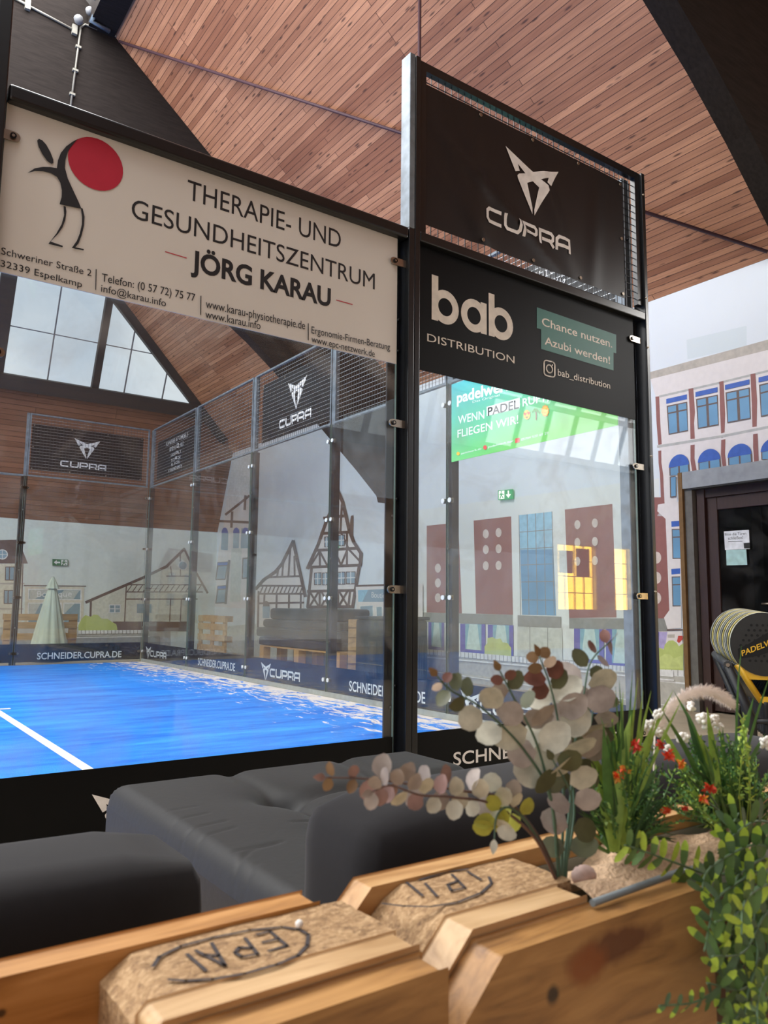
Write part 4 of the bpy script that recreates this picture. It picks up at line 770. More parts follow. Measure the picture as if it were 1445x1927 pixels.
F.ell(*R5(132, 925), 3, 3.4, YEL); F.ell(*R5(437, 855), 3.6, 4.2, ERED); F.poly([R5(*p) for p in ((778, 755), (828, 745), (828, 795), (778, 805))], ERED)
cx, cy = R5(1118, 440); F.poly([(cx+(8 if i % 2 else 6.3)*math.cos(i*math.pi/10), cy+(12 if i % 2 else 9.6)*math.sin(i*math.pi/10)) for i in range(20)], ORG); F.ell(cx, cy, 5.6, 8.6, YEL)
for dx in (-2, 2): F.ell(cx+dx, cy-2.2-dx*.3, .8, 1.2, EBR)
F.line([(cx-3, cy+2.6), (cx, cy+4.4), (cx+3, cy+1.6)], .9, EBR)
cx, cy = R5(910, 485); F.ell(cx, cy, 6.4, 9, YEL)
for dx, dy in ((-3, -1.6), (3.2, -3.4)): F.poly([(cx+dx+3*math.sin(t_)**3, cy+dy-3.6*(math.cos(t_)*.8-.3*math.cos(2*t_)-.1*math.cos(3*t_))) for t_ in [k*math.pi/8 for k in range(16)]], ERED)
F.poly([(cx-3, cy+4), (cx+3.4, cy+2.4), (cx+.4, cy+7)], EBR)
cx, cy = R5(1010, 480); F.line([(cx, cy-6), (cx+1, cy+1), (cx+.6, cy+10)], 2, EBR)
for a in (-160, -120, -70, -25, 10): F.line([(cx, cy-6), (cx+4*math.cos(math.radians(a)), cy-6+5*math.sin(math.radians(a))), (cx+7.5*math.cos(math.radians(a)), cy-3+4*math.sin(math.radians(a)))], 1.8, EGR)
tag(q.build('poster'), 'green and turquoise padel poster with white slogan fixed to the back glass', 'poster')
# ------------------------------------------------------------------ roof fittings
mr_ = mat('oxide_rod', '4a2f38', .6)
q = MB(); pa, pb_ = Vector((-1.95, 6.13, 8.06)), Vector((2.5, .34, 4.32)); q.tube([pa, pb_], .018, mr_); tag(q.build('tie_rod'), 'dark red diagonal tie rod running under the boarded ceiling', 'tie rod')
pa = plane_at(790, -60, (XW, 0, ZE), (.84, 0, 1)); q = MB(); q.tube([(pa.x, pa.y, ceil_z(pa.x)), (pa.x, pa.y, 4.15)], .016, mr_); q.ball((pa.x, pa.y, 4.14), .03, mr_); tag(q.build('hanging_rod'), 'thin dark vertical rod hanging from the ceiling behind the tall post', 'rod')
gm_ = mat('pale_conduit', '8a8880', .5); yb = 6.185
P_ = lambda x, y, d=0: at(x, y, 'y', yb-d)
q = MB(); q.tube([P_(133, 200), P_(152, 52), P_(160, 46), P_(235, 75)], .013, gm_, 6)
for t_ in (.15, .45, .75): a = P_(133, 200).lerp(P_(152, 52), t_); q.obox(a, (.032, 0, 0), (0, .02, 0), (0, 0, .014), gm_)
tag(q.build('conduit'), 'pale cable conduit rising up the dark beam and turning right', 'conduit')
q = MB(); q.tube([P_(15, -10), P_(142, 58)], .014, gm_, 6); q.obox(P_(52, 10), (.03, 0, 0), (0, .03, 0), (0, 0, .06), gm_); q.obox(P_(140, 57), (.03, 0, 0), (0, .03, 0), (0, 0, .06), gm_); tag(q.build('conduit'), 'pale conduit slanting down from the top left corner on the dark beam', 'conduit')
lt = empty('floodlight', P_(200, 20, .1), 'blue-grey lamp bracket hanging on the dark beam at the top left', 'lamp')
bl_ = mat('bracket_grey', '6d7d8c', .45, .4)
q = MB(); q.prism([P_(188, -20, .25), P_(212, -20, .25), P_(192, 8, .25), P_(176, 0, .25)], (0, -.2, 0), bl_); q.build('housing', lt)
q = MB(); q.tube([P_(192, 2, .25), P_(172, 40, .15), P_(206, 58, .1)], .035, bl_, 6); q.build('bracket', lt)
q = MB(); q.ball(P_(148, 37, .06), .06, mat('grey_knob', '7e8084', .5)); tag(q.build('sensor'), 'small round grey fitting just above the bend of the pale conduit', 'fitting'); q = MB(); q.ball(P_(169, 21, .06), .055, MATS['grey_knob']); tag(q.build('sensor'), 'small round grey fitting directly left of the lamp bracket', 'fitting')
# ------------------------------------------------------------------ things behind the court glass
pal_w = mat('pallet_wood', 'b89468', .7, var=.25, scale=3, stretch=(1, 6, 6)); pal_d = mat('pallet_block', '9a7a54', .75, var=.2, scale=8)
def pallet_upright(loc, rz, label, group, w=1.2, tint=pal_w):
    t = empty('pallet', loc, label, 'pallet', group); t.rotation_euler.z = 0
    o = Vector(loc); c, s_ = math.cos(rz), math.sin(rz)
    X = Vector((c, s_, 0)); Y = Vector((-s_, c, 0)); Z = Vector((0, 0, 1))
    def bx(q, x0, x1, y0, y1, z0, z1, m): q.obox(o+X*((x0+x1)/2)+Y*((y0+y1)/2)+Z*((z0+z1)/2), X*((x1-x0)/2), Y*((y1-y0)/2), Z*((z1-z0)/2), m)
    for z0 in (.0, .175, .36, .55, .69):
        q = MB(); bx(q, 0, w, 0, .022, z0, z0+(.11 if z0 not in (0, .69) else .11), tint); q.build('deck_board', t, bevel=.003)
    for x0 in (0, w/2-.07, w-.14):
        q = MB(); bx(q, x0, x0+.14, .023, .045, 0, .8, tint); q.build('cross_board', t)
        for z0 in (0, .35, .7): q = MB(); bx(q, x0, x0+.14, .046, .124, z0, z0+.1, pal_d); q.build('block', t)
    for z0 in (0, .35, .7): q = MB(); bx(q, 0, w, .125, .147, z0, z0+.1, tint); q.build('runner', t)
    return t
pallet_upright((-1.93, 11.35, 0), 0, 'upright wooden pallet bench back behind the closed parasol', 'upright pallets behind the court')
pallet_upright((1.2, 10.55, 0), -math.pi/2, 'upright wooden pallet seen through the back glass near the far corner', 'upright pallets behind the court', 1.2)
pallet_upright((1.75, 6.3, 0), -math.pi/2+.9, 'narrow upright pallet right of the stacked black cushions', 'upright pallets behind the court', .5)
# closed parasol
pc = mat('parasol_cloth', 'c9cfbd', .8, var=.06, scale=6); t = empty('parasol', (-1.265, 11.0, 0), 'closed pale parasol standing behind the far side glass', 'parasol')
def para(u, v): a = 2*math.pi*v; z = .16+1.18*u; r = .26*(1-u)**.85+.035+.022*(1-u)*math.cos(9*a)+.012*math.cos(17*a+u*3)*(1-u); return (-1.265+r*math.cos(a), 11.0+r*math.sin(a), z)
q = MB(); q.grid(para, 24, 72, pc); q.build('canopy', t)
q = MB(); q.grid(lambda u, v: (-1.265+(.02+.085*(1-u)+.012*math.cos(8*6.283*v)*(1-u))*math.cos(6.283*v), 11.0+(.02+.085*(1-u)+.012*math.cos(8*6.283*v)*(1-u))*math.sin(6.283*v), 1.235+.2*u), 8, 48, pc); q.build('cap', t)
q = MB(); q.tube([(-1.265, 11.0, .04), (-1.265, 11.0, 1.44)], .02, gm_); q.build('pole', t); q = MB(); q.tube([(-1.265, 11, 0), (-1.265, 11, .06)], .24, mat('parasol_foot', '55585a', .7), 20); q.build('base', t)
# stacked cushions on a pallet, and a dark covered box
cu_m = mat('charcoal_cushion', '2b2f31', .75, var=.12, scale=9, sheen=.2)
xq = 1.7; ys = lambda px: at(px, 1180, 'x', xq).y
zz = lambda py, px=560: at(px, py, 'x', xq).z
def slab(name, p0, p1, top, bot, m, label, cat, group=None, dx=.75, bev=.05):
    y1, y0 = ys(p0), ys(p1); q = MB(); q.box(xq, xq+dx, y0, y1, zz(bot), zz(top), m); o = q.build(name, loc=(xq+dx/2, (y0+y1)/2, zz(bot)), bevel=bev); return tag(o, label, cat, group)
slab('cushion', 506, 634, 1145, 1167, cu_m, 'top black cushion of the stack seen through the back glass', 'cushion', 'stacked cushions', .6)
slab('cushion', 493, 637, 1167.5, 1184, cu_m, 'black cushion second from the top of the stack behind the back glass', 'cushion', 'stacked cushions')
slab('cushion', 481, 636, 1184.5, 1204, cu_m, 'wide black cushion third from the top of the stack behind the back glass', 'cushion', 'stacked cushions', .78)
slab('cushion', 487, 620, 1204.5, 1220, mat('navy_cushion', '23283a', .75), 'lowest navy cushion of the stack behind the back glass', 'cushion', 'stacked cushions', .72, .03)
t = empty('pallet', (xq+.4, ys(555), 0), 'bright wooden pallet lying flat under the stacked cushions', 'pallet'); ow = mat('fresh_pallet_wood', 'c99a62', .7, var=.15, scale=6)
y1, y0 = ys(490), ys(640); zt_ = zz(1220.5)
for k in range(5): q = MB(); q.box(xq+k*.165, xq+k*.165+.13, y0, y1, zt_-.024, zt_-.002, ow); q.build('deck_board', t)
for k in range(3):
    yy = y0+(y1-y0-.14)*k/2
    for j in range(3): q = MB(); q.box(xq+j*.33, xq+j*.33+.13, yy, yy+.145, .024, zt_-.025, ow); q.build('block', t)
    q = MB(); q.box(xq, xq+.8, yy, yy+.14, 0, .023, ow); q.build('runner', t)
t = empty('storage_box', (1.6, 5.6, 0), 'black padded box by the painted shop front behind the back glass', 'box'); xb_ = 1.55
ya, yb_ = at(668, 1200, 'x', xb_).y, 4.95; q = MB(); q.box(xb_, xb_+.6, yb_, ya, .02, at(700, 1166, 'x', xb_).z, mat('black_padding', '25282a', .6, var=.2, scale=4)); q.build('body', t, bevel=.04)
q = MB(); q.box(xb_-.01, xb_+.62, yb_-.01, ya+.01, at(700, 1166, 'x', xb_).z, at(700, 1160, 'x', xb_).z, MATS['black_padding']); q.build('lid', t, bevel=.012)
# ------------------------------------------------------------------ racket stand
RC = CAMP + ray(1437, 1213)*3.25; v = Vector((.80, .60, 0)).normalized(); sd = Vector((v.y, -v.x, 0))   # stack runs along v, sd points right
tilt = Vector((0, 0, 1))
rim = [mat('racket_rim_grey', 'b9baab', .35, var=.3, scale=40), mat('racket_rim_yellow', 'c8b85e', .35, var=.5, scale=30), mat('racket_rim_dark', '85877e', .35, var=.3, scale=30)]
rf = mat('racket_face', '1c1e1d', .35, var=.15, scale=50); ry = mat('racket_yellow', 'e0b02c', .4, var=.06); rb = mat('racket_grip', '141416', .6); rh = mat('racket_hole', '060606', .8)
def outline(s=1.0):
    pts = []
    for k in range(40):
        a = -math.pi/2+2*math.pi*k/40; r = .129*s; x, z = r*math.cos(a), r*1.02*math.sin(a)
        pts.append((x, z))
    return pts
gr_ = 'padel rackets in the stand'
NR = 12
for k in range(NR):
    c = RC + v*(.037*k) + sd*(-.0035*k) + Vector((0, 0, .0015*k)); lean = sd*(0.0)
    W3 = lambda x, z, d: c + sd*x + tilt*z + v*d
    lab = 'front black and yellow padel racket of the row in the stand' if k == 0 else ('rearmost padel racket of the row in the stand' if k == NR-1 else 'padel racket in the row behind the front racket, rim showing')
    t = empty('padel_racket', c+tilt*-.3, lab, 'racket', gr_)
    q = MB(); pts = outline(); n = len(pts)
    for i in range(n):
        a, b_ = pts[i], pts[(i+1) % n]
        q.poly([W3(*a, 0), W3(*b_, 0), W3(b_[0]*1.02, b_[1]*1.02, .012), W3(a[0]*1.02, a[1]*1.02, .012)], rim[k % 3], smooth=True)
        q.poly([W3(a[0]*1.02, a[1]*1.02, .012), W3(b_[0]*1.02, b_[1]*1.02, .012), W3(b_[0]*1.02, b_[1]*1.02, .022), W3(a[0]*1.02, a[1]*1.02, .022)], rim[(k+1) % 3], smooth=True)
        q.poly([W3(a[0]*1.02, a[1]*1.02, .022), W3(b_[0]*1.02, b_[1]*1.02, .022), W3(*b_, .034), W3(*a, .034)], rim[k % 3], smooth=True)
    q.build('rim', t)
    q = MB(); q.poly([W3(x*.985, z*.985, .001) for x, z in pts], rf); q.poly([W3(x*.985, z*.985, .033) for x, z in reversed(pts)], rf)
    if k == 0:
        for iz in range(-3, 5):
            for ix in range(-4, 5):
                x, z = ix*.022+(.011 if iz % 2 else 0), iz*.021-.005
                if x*x+z*z < .0085: q.poly([W3(x+.0055*math.cos(a), z+.0055*math.sin(a), -.0006) for a in [j*math.pi/5 for j in range(10)]], rh)
        q.poly([W3(*p, -.001) for p in ((-.098, -.062), (-.02, -.045), (.10, .0), (.10, .07), (.03, .058), (-.06, .0), (-.10, -.02))], rh)
        ang = math.radians(24); q.text('PADELWERK', W3(-.085, -.05, -.002), sd*math.cos(ang)+tilt*math.sin(ang), tilt*math.cos(ang)-sd*math.sin(ang)*.2, ry, .02, fit=.19, height=.026)
    q.build('face', t)
    q = MB(); th = [(-.085, -.095), (-.062, -.125), (.062, -.125), (.085, -.095), (.022, -.232), (-.022, -.232)]; inn = [(-.046, -.142), (.046, -.142), (0, -.205)]
    for a, b_ in (((-.1, -.085), (-.016, -.235)), ((.1, -.085), (.016, -.235))): q.tube([W3(*a, .017), W3((a[0]+b_[0])/2*1.05, (a[1]+b_[1])/2, .017), W3(*b_, .017)], [.017, .014, .013], ry if k == 0 else rf, 8)
    q.prism([W3(x, z, .004) for x, z in ((-.085, -.095), (-.06, -.145), (.06, -.145), (.085, -.095))], v*.026, ry if k == 0 else rf); q.prism([W3(x, z, .004) for x, z in ((-.022, -.215), (.022, -.215), (.014, -.24), (-.014, -.24))], v*.026, ry if k == 0 else rf); q.build('throat', t)
    q = MB(); q.tube([W3(0, -.235, .017), W3(0, -.25, .017), W3(0, -.36, .017), W3(0, -.37, .017)], [.017, .016, .016, .019], rb, 10); q.build('grip', t)
t = empty('racket_stand', RC+Vector((0, 0, -RC.z)), 'black tube stand holding the row of padel rackets by the door', 'stand')
st = mat('stand_black', '1b1c1e', .45); Lr = .037*NR+.03
S3 = lambda x, z, d: RC + sd*x + tilt*z + v*d
for sx in (-1, 1):
    q = MB(); q.tube([S3(sx*.146, -.085, -.045), S3(sx*.146, -.07, Lr+.03)], .0165, mat('stand_grip', '3a3c3e', .5), 10); q.build('arm', t)
    q = MB(); q.tube([S3(sx*.146, -.09, -.03), S3(sx*.06, -.30, -.02), S3(sx*.05, -RC.z+.02, .06)], [.02, .02, .018], st, 8); q.build('leg', t)
    q = MB(); q.tube([S3(sx*.146, -.07, Lr), S3(sx*.06, -.30, Lr-.04), S3(sx*.05, -RC.z+.02, Lr-.14)], [.018, .018, .016], st, 8); q.build('leg', t)
    q = MB(); q.disc(S3(sx*.146, -.085, -.045), -v, .008, .006, steel, 10); q.build('screw', t)
q = MB(); q.tube([S3(-.06, -.31, -.02), S3(.06, -.31, -.02)], .012, st); q.tube([S3(-.05, -.36, .05), S3(-.05, -.36, Lr)], .01, st); q.tube([S3(.05, -.36, .05), S3(.05, -.36, Lr)], .01, st); q.build('crossbar', t)
q = MB(); q.obox(S3(0, -RC.z+.01, Lr/2), sd*.18, v*.26, tilt*.01, st); q.build('base', t)
# ------------------------------------------------------------------ black lounge furniture
fab = mat('black_upholstery', '191818', .6, var=.10, scale=60, bump=.05, spec=.4, sheen=.06); fab2 = mat('soft_black_cloth', '171517', .85, var=.08, scale=70, sheen=.1, spec=.2)
rnd = random.Random(3)
SX0, SX1, SY0, SY1, SZ = -3.785, -2.80, -2.19, -1.13, .512
btn = [(SX0+(SX1-SX0)*u, SY0+(SY1-SY0)*v_) for u in (.34, .68) for v_ in (.33, .69)]
def g2(*p): return [at(x, y, 'z', SZ-.01) for x, y in p]
grooves = [(g2((322, 1553), (390, 1538)), 0.0028, .0045), (g2((338, 1572), (425, 1553)), 0.0033, .0045), (g2((362, 1588), (440, 1566)), 0.0028, .0045), (g2((440, 1612), (530, 1592)), 0.0033, .0045), (g2((428, 1650), (470, 1610), (520, 1596)), 0.0033, .0045), (g2((462, 1652), (482, 1636)), 0.0022, .0045), (g2((550, 1553), (592, 1549)), 0.0044, .0045), (g2((310, 1535), (370, 1525)), 0.0022, .0045)]
for i, j in ((0, 1), (2, 3), (0, 2), (1, 3)): grooves.append(([Vector((*btn[i], 0)), Vector((*btn[j], 0))], .022, .035))
for (bx_, by_), ex in ((btn[1], (SX0+.33, SY1)), (btn[3], (SX0+.7, SY1)), (btn[2], (SX1, SY0+.35)), (btn[3], (SX1, SY0+.72)), (btn[0], (SX0+.35, SY0))): grooves.append(([Vector((bx_, by_, 0)), Vector((*ex, 0))], .012, .03))
def segd(p, a, b_):
    a = Vector((a.x, a.y)); b_ = Vector((b_.x, b_.y)); ab = b_-a; t = max(0, min(1, (p-a).dot(ab)/ab.length_squared)); return (p-a-ab*t).length
def seat_top(u, v_):
    x, y = SX0+(SX1-SX0)*u, SY0+(SY1-SY0)*v_; p = Vector((x, y)); d = min(x-SX0, SX1-x, y-SY0, SY1-y); R = .042
    z = SZ - (R - math.sqrt(max(0, R*R-(R-min(d, R))**2)))*1.35
    for bx_, by_ in btn: r2 = (x-bx_)**2+(y-by_)**2; z -= .035*math.exp(-r2/.0024)+.02*math.exp(-r2/.012)
    for pts, dp, w in grooves:
        m_ = min(segd(p, a, b_) for a, b_ in zip(pts[:-1], pts[1:])); 
        if m_ < w*3: z -= dp*math.exp(-(m_/w)**2)
    return (x, y, z)
t = empty('sofa_seat', ((SX0+SX1)/2, (SY0+SY1)/2, .29), 'wide tufted black upholstered seat cushion in front of the court wall', 'sofa seat')
q = MB(); q.grid(seat_top, 150, 150, fab); zl = SZ-.042*1.35
ed = [(SX0, SY0), (SX1, SY0), (SX1, SY1), (SX0, SY1)]
q.grid(lambda a, b_: (SX0, SY0+(SY1-SY0)*a, .29+(zl-.29)*b_), 4, 4, fab); q.grid(lambda a, b_: (SX1, SY0+(SY1-SY0)*a, .29+(zl-.29)*b_), 4, 4, fab)
q.grid(lambda a, b_: (SX0+(SX1-SX0)*a, SY0, .29+(zl-.29)*b_), 4, 4, fab); q.grid(lambda a, b_: (SX0+(SX1-SX0)*a, SY1, .29+(zl-.29)*b_), 4, 4, fab)
q.build('upholstery', t)
for bx_, by_ in btn: q = MB(); q.ball((bx_, by_, SZ-.052), .014, fab, 10, 6, (1, 1, .5)); q.build('button', t)
t = empty('pallet', (-3.6, -1.7, 0), 'wooden pallet base under the tufted black seat, mostly hidden', 'pallet')
for k in range(5): q = MB(); q.box(-4.75, -2.8, -2.2+k*.22, -2.2+k*.22+.14, .262, .286, pal_w); q.build('deck_board', t)
for x0 in (-4.7, -3.8, -2.95):
    for y0 in (-2.2, -1.7, -1.3): q = MB(); q.box(x0, x0+.14, y0, y0+.14, 0, .26, pal_d); q.build('block', t)
def soft_block(name, x0, x1, y0, y1, z0, z1, r, m, label, cat, bow=.012):
    cx, cy, cz = (x0+x1)/2, (y0+y1)/2, (z0+z1)/2; hx, hy, hz = (x1-x0)/2, (y1-y0)/2, (z1-z0)/2; bm = bmesh.new(); bmesh.ops.create_cube(bm, size=2)
    bmesh.ops.subdivide_edges(bm, edges=bm.edges[:], cuts=13, use_grid_fill=True)
    for v_ in bm.verts:
        c = v_.co; p = Vector((c.x*hx, c.y*hy, c.z*hz)); inner = Vector((max(-hx+r, min(hx-r, p.x)), max(-hy+r, min(hy-r, p.y)), max(-hz+r, min(hz-r, p.z)))); d_ = p-inner
        if d_.length > 0: p = inner + d_.normalized()*r if sum(abs(k) > 1e-6 for k in d_) > 1 else p
        k = bow*(1-(p.x/hx)**2)*(1-(p.y/hy)**2); p.z += k*(1 if c.z > 0 else 0)
        v_.co = p
    me = bpy.data.meshes.new(name); bm.to_mesh(me); bm.free(); me.materials.append(m)
    for f_ in me.polygons: f_.use_smooth = True
    o = bpy.data.objects.new(name, me); COL.objects.link(o); o.location = (cx, cy, cz); return tag(o, label, cat)
soft_block('back_cushion', -5.25, -4.062, -2.455, -2.255, .30, .712, .045, fab2, 'black bolster cushion at the lower left, rising behind the nearer pallet block', 'cushion')
soft_block('back_cushion', -3.862, -2.75, -2.475, -2.255, .30, .72, .06, fab2, 'black bolster cushion at the right, behind the eucalyptus sprig', 'cushion')
# ------------------------------------------------------------------ pallets standing on edge in the foreground
def wood_mat(name, c1, c2, cd, stretch, sc=3.0, rough=.5, knots=()):
    m = bpy.data.materials.new(name); m.use_nodes = True; N, L = nodes_of(m); b = N['Principled BSDF']; b.inputs['Roughness'].default_value = rough
    g = N.new('ShaderNodeTexCoord'); mp = N.new('ShaderNodeMapping'); mp.inputs['Scale'].default_value = stretch; L.new(g.outputs['Object'], mp.inputs[0])
    n1 = N.new('ShaderNodeTexNoise'); n1.inputs['Scale'].default_value = sc; n1.inputs['Detail'].default_value = 6; n1.inputs['Distortion'].default_value = 1.2; L.new(mp.outputs[0], n1.inputs['Vector'])
    r = N.new('ShaderNodeValToRGB'); e = r.color_ramp.elements; e[0].color = lin(cd)+(1,); e[0].position = .28; e[1].color = lin(c1)+(1,); e[1].position = .72; k = e.new(.48); k.color = lin(c2)+(1,)
    L.new(n1.outputs['Fac'], r.inputs[0]); last = r.outputs[0]
    for (kx, ky, kz, rad, rx, dark) in knots:
        s_ = N.new('ShaderNodeVectorMath'); s_.operation = 'SUBTRACT'; s_.inputs[1].default_value = (kx, ky, kz); L.new(g.outputs['Object'], s_.inputs[0])
        s2 = N.new('ShaderNodeVectorMath'); s2.operation = 'MULTIPLY'; s2.inputs[1].default_value = (1/rx, 0, 1); L.new(s_.outputs[0], s2.inputs[0])
        nn = N.new('ShaderNodeTexNoise'); nn.inputs['Scale'].default_value = 60; L.new(g.outputs['Object'], nn.inputs['Vector'])
        ln = N.new('ShaderNodeVectorMath'); ln.operation = 'LENGTH'; L.new(s2.outputs[0], ln.inputs[0])
        ma = N.new('ShaderNodeMath'); ma.operation = 'MULTIPLY_ADD'; ma.inputs[1].default_value = rad*.9; L.new(nn.outputs['Fac'], ma.inputs[0]); L.new(ln.outputs['Value'], ma.inputs[2])
        mr2 = N.new('ShaderNodeMapRange'); mr2.inputs['From Min'].default_value = rad; mr2.inputs['From Max'].default_value = rad*1.6; mr2.inputs['To Min'].default_value = .9; mr2.inputs['To Max'].default_value = 0; L.new(ma.outputs[0], mr2.inputs[0])
        mx = N.new('ShaderNodeMixRGB'); mx.inputs[2].default_value = lin(dark)+(1,); L.new(mr2.outputs[0], mx.inputs[0]); L.new(last, mx.inputs[1]); last = mx.outputs[0]
    L.new(last, b.inputs['Base Color']); bn = N.new('ShaderNodeBump'); bn.inputs['Strength'].default_value = .25; bn.inputs['Distance'].default_value = .002; L.new(n1.outputs['Fac'], bn.inputs['Height']); L.new(bn.outputs[0], b.inputs['Normal']); return m
kn = [at(1120, 1793, 'y', -2.95), at(1000, 1725+60, 'y', -2.95), at(893, 1855, 'y', -2.95), at(1040, 1872, 'y', -2.95), at(1105, 1815, 'y', -2.95)]
pine = wood_mat('pallet_pine', 'cba26e', 'b88b58', '946838', (3, 22, 22)); pine_f = wood_mat('pallet_pine_front', 'b88a52', 'a37642', '7e5831', (4, 30, 26), knots=[(kn[2].x, kn[2].y, kn[2].z, .007, 1.6, '241a12'), (kn[3].x, kn[3].y, kn[3].z, .006, .9, '241a12'), (kn[0].x+.02, kn[0].y, kn[0].z, .011, 4.0, '5e2f12'), (kn[4].x, kn[4].y, kn[4].z, .012, 1.5, '8a4a18')])
pale_pine = wood_mat('pallet_pale_pine', 'd2b083', 'c09c70', 'a37e52', (3, 22, 22)); pine_b = wood_mat('pallet_pine_back', 'c8945a', 'b07c42', '8c5c2e', (3, 24, 24), knots=[(-4.343, -2.844, .785, .0022, 1.2, '2e1c10')])
def chip():
    m = bpy.data.materials.new('pressed_chip'); m.use_nodes = True; N, L = nodes_of(m); b = N['Principled BSDF']; b.inputs['Roughness'].default_value = .8
    g = N.new('ShaderNodeTexCoord'); mp = N.new('ShaderNodeMapping'); mp.inputs['Scale'].default_value = (1, 1.7, 1.4); mp.inputs['Rotation'].default_value = (0, 0, .6); L.new(g.outputs['Object'], mp.inputs[0])
    n0 = N.new('ShaderNodeTexNoise'); n0.inputs['Scale'].default_value = 150; n0.inputs['Detail'].default_value = 4; n0.inputs['Distortion'].default_value = 2.5; L.new(mp.outputs[0], n0.inputs['Vector'])
    vo = N.new('ShaderNodeTexVoronoi'); vo.inputs['Scale'].default_value = 230; L.new(mp.outputs[0], vo.inputs['Vector'])
    r = N.new('ShaderNodeValToRGB'); e = r.color_ramp.elements; e[0].color = lin('6f5236')+(1,); e[0].position = .25; e[1].color = lin('c7a67c')+(1,); e[1].position = .75; k = e.new(.5); k.color = lin('a5825a')+(1,)
    ad = N.new('ShaderNodeMixRGB'); ad.inputs[0].default_value = .35; L.new(n0.outputs['Fac'], ad.inputs[1]); L.new(vo.outputs['Color'], ad.inputs[2]); L.new(ad.outputs[0], r.inputs[0]); L.new(r.outputs[0], b.inputs['Base Color'])
    bn = N.new('ShaderNodeBump'); bn.inputs['Strength'].default_value = .7; bn.inputs['Distance'].default_value = .0025; L.new(ad.outputs[0], bn.inputs['Height']); L.new(bn.outputs[0], b.inputs['Normal']); return m
chipm = chip(); burn = mat('branded_black', '3a3232', .8, var=.3, scale=200); saw = mat('sawn_end', 'c29a66', .8, var=.2, scale=60)
def plank(q, x0, x1, y0, y1, z0, z1, m, chl=0, chr_=0):
    pts = [(x0+chl, y0, z1), (x1-chr_, y0, z1)] + ([(x1, y0, z1-chr_)] if chr_ else []) + [(x1, y0, z0), (x0, y0, z0)] + ([(x0, y0, z1-chl)] if chl else [])
    q.prism(pts, (0, y1-y0, 0), m)
def chip_block(x0, x1, y0, y1, z0, z1, cl=0, seed=1):
    r_ = random.Random(seed); bm = bmesh.new(); bmesh.ops.create_cube(bm, size=1); bmesh.ops.subdivide_edges(bm, edges=bm.edges[:], cuts=9, use_grid_fill=True)
    for v_ in bm.verts:
        c = v_.co; x = x0+(x1-x0)*(c.x+.5); y = y0+(y1-y0)*(c.y+.5); z = z0+(z1-z0)*(c.z+.5)
        if cl: 
            d_ = max(0, (x0+cl)-x); z = min(z, z1-d_*.95)
        e = max(0, (x0+.02)-x) if not cl else 0; z -= e*e*28 if c.z > 0 else 0
        v_.co = (x+r_.uniform(-.0005, .0005), y, z+(r_.uniform(-.0004, .0004) if c.z > .4 else 0))
    return bm
def bm_obj(bm, name, m, parent):
    me = bpy.data.meshes.new(name); bm.to_mesh(me); bm.free(); me.materials.append(m); o = bpy.data.objects.new(name, me); COL.objects.link(o); o.parent = parent; o.matrix_parent_inverse = Matrix.Translation(parent.location).inverted(); return o
def brand(parent, pxs, z):
    # oval outline and four letters burnt into the block top, given as the pixels where they show
    q = MB(); oval, letters = pxs
    def zp(x, y): p = at(x, y, 'z', z); return p
    def stroke(pts, w):
        P = [zp(*p) for p in pts]
        for a, b_ in zip(P[:-1], P[1:]): d_ = (b_-a).normalized(); n_ = Vector((-d_.y, d_.x, 0))*w/2; q.poly([a-d_*w*.3+n_, b_+d_*w*.3+n_, b_+d_*w*.3-n_, a-d_*w*.3-n_], burn)
    for o_ in oval: stroke(o_, .0022)
    for l_ in letters: stroke(l_, .0022)
    q.build('brand_mark', parent)
ZP = .80
t = empty('pallet', (-4.7, -2.88, 0), 'wooden pallet standing on edge in the left foreground, clear oval stamp on its block', 'pallet')
q = MB(); plank(q, -5.35, -4.168, -2.844, -2.822, ZP-.10, ZP, pine_b); q.build('runner', t, bevel=.0015)
q = MB(); plank(q, -5.35, -4.160, -2.844, -2.822, .1, .24, pine_b); q.build('runner', t)
blk = bm_obj(chip_block(-4.297, -4.151, -2.9, -2.8445, ZP-.1, ZP-.001, 0, 4), 'block', chipm, t)
q = MB(); plank(q, -4.296, -4.152, -2.9225, -2.9005, .05, ZP-.002, pale_pine, .004); q.build('cross_board', t, bevel=.0015)
q = MB(); plank(q, -5.35, -4.152, -2.946, -2.9235, ZP-.155, ZP-.006, pine_f); q.build('deck_board', t, bevel=.002)
q = MB(); plank(q, -5.35, -4.152, -2.946, -2.9235, .3, .445, pine_f); q.build('deck_board', t); q = MB(); plank(q, -5.35, -4.152, -2.946, -2.9235, .02, .165, pine_f); q.build('deck_board', t)
brand(blk, ([[(288, 1818), (300, 1800), (340, 1780), (400, 1764), (470, 1750), (530, 1744), (562, 1748), (580, 1758), (578, 1778), (560, 1798), (520, 1815), (460, 1832), (400, 1842), (350, 1845), (318, 1843)]],
             [[(352, 1795), (387, 1826)], [(424, 1817), (398, 1774)], [(424, 1817), (368, 1788)], [(386, 1796), (412, 1798)], [(485, 1795), (461, 1765)], [(485, 1795), (455, 1800), (442, 1792), (450, 1782), (474, 1783)], [(540, 1779), (508, 1752)], [(540, 1779), (505, 1789)], [(524, 1766), (494, 1773)], [(508, 1752), (484, 1758)]]), ZP-.0001)
t2 = empty('pallet', (-3.5, -2.88, 0), 'wooden pallet standing on edge in the right foreground, planted with sand between its boards', 'pallet')
q = MB(); plank(q, -4.148, -2.95, -2.842, -2.820, ZP-.10, ZP, pine, .022); q.build('runner', t2, bevel=.0015)
blk = bm_obj(chip_block(-4.147, -4.003, -2.899, -2.8425, ZP-.1, ZP-.001, .035, 9), 'block', chipm, t2)
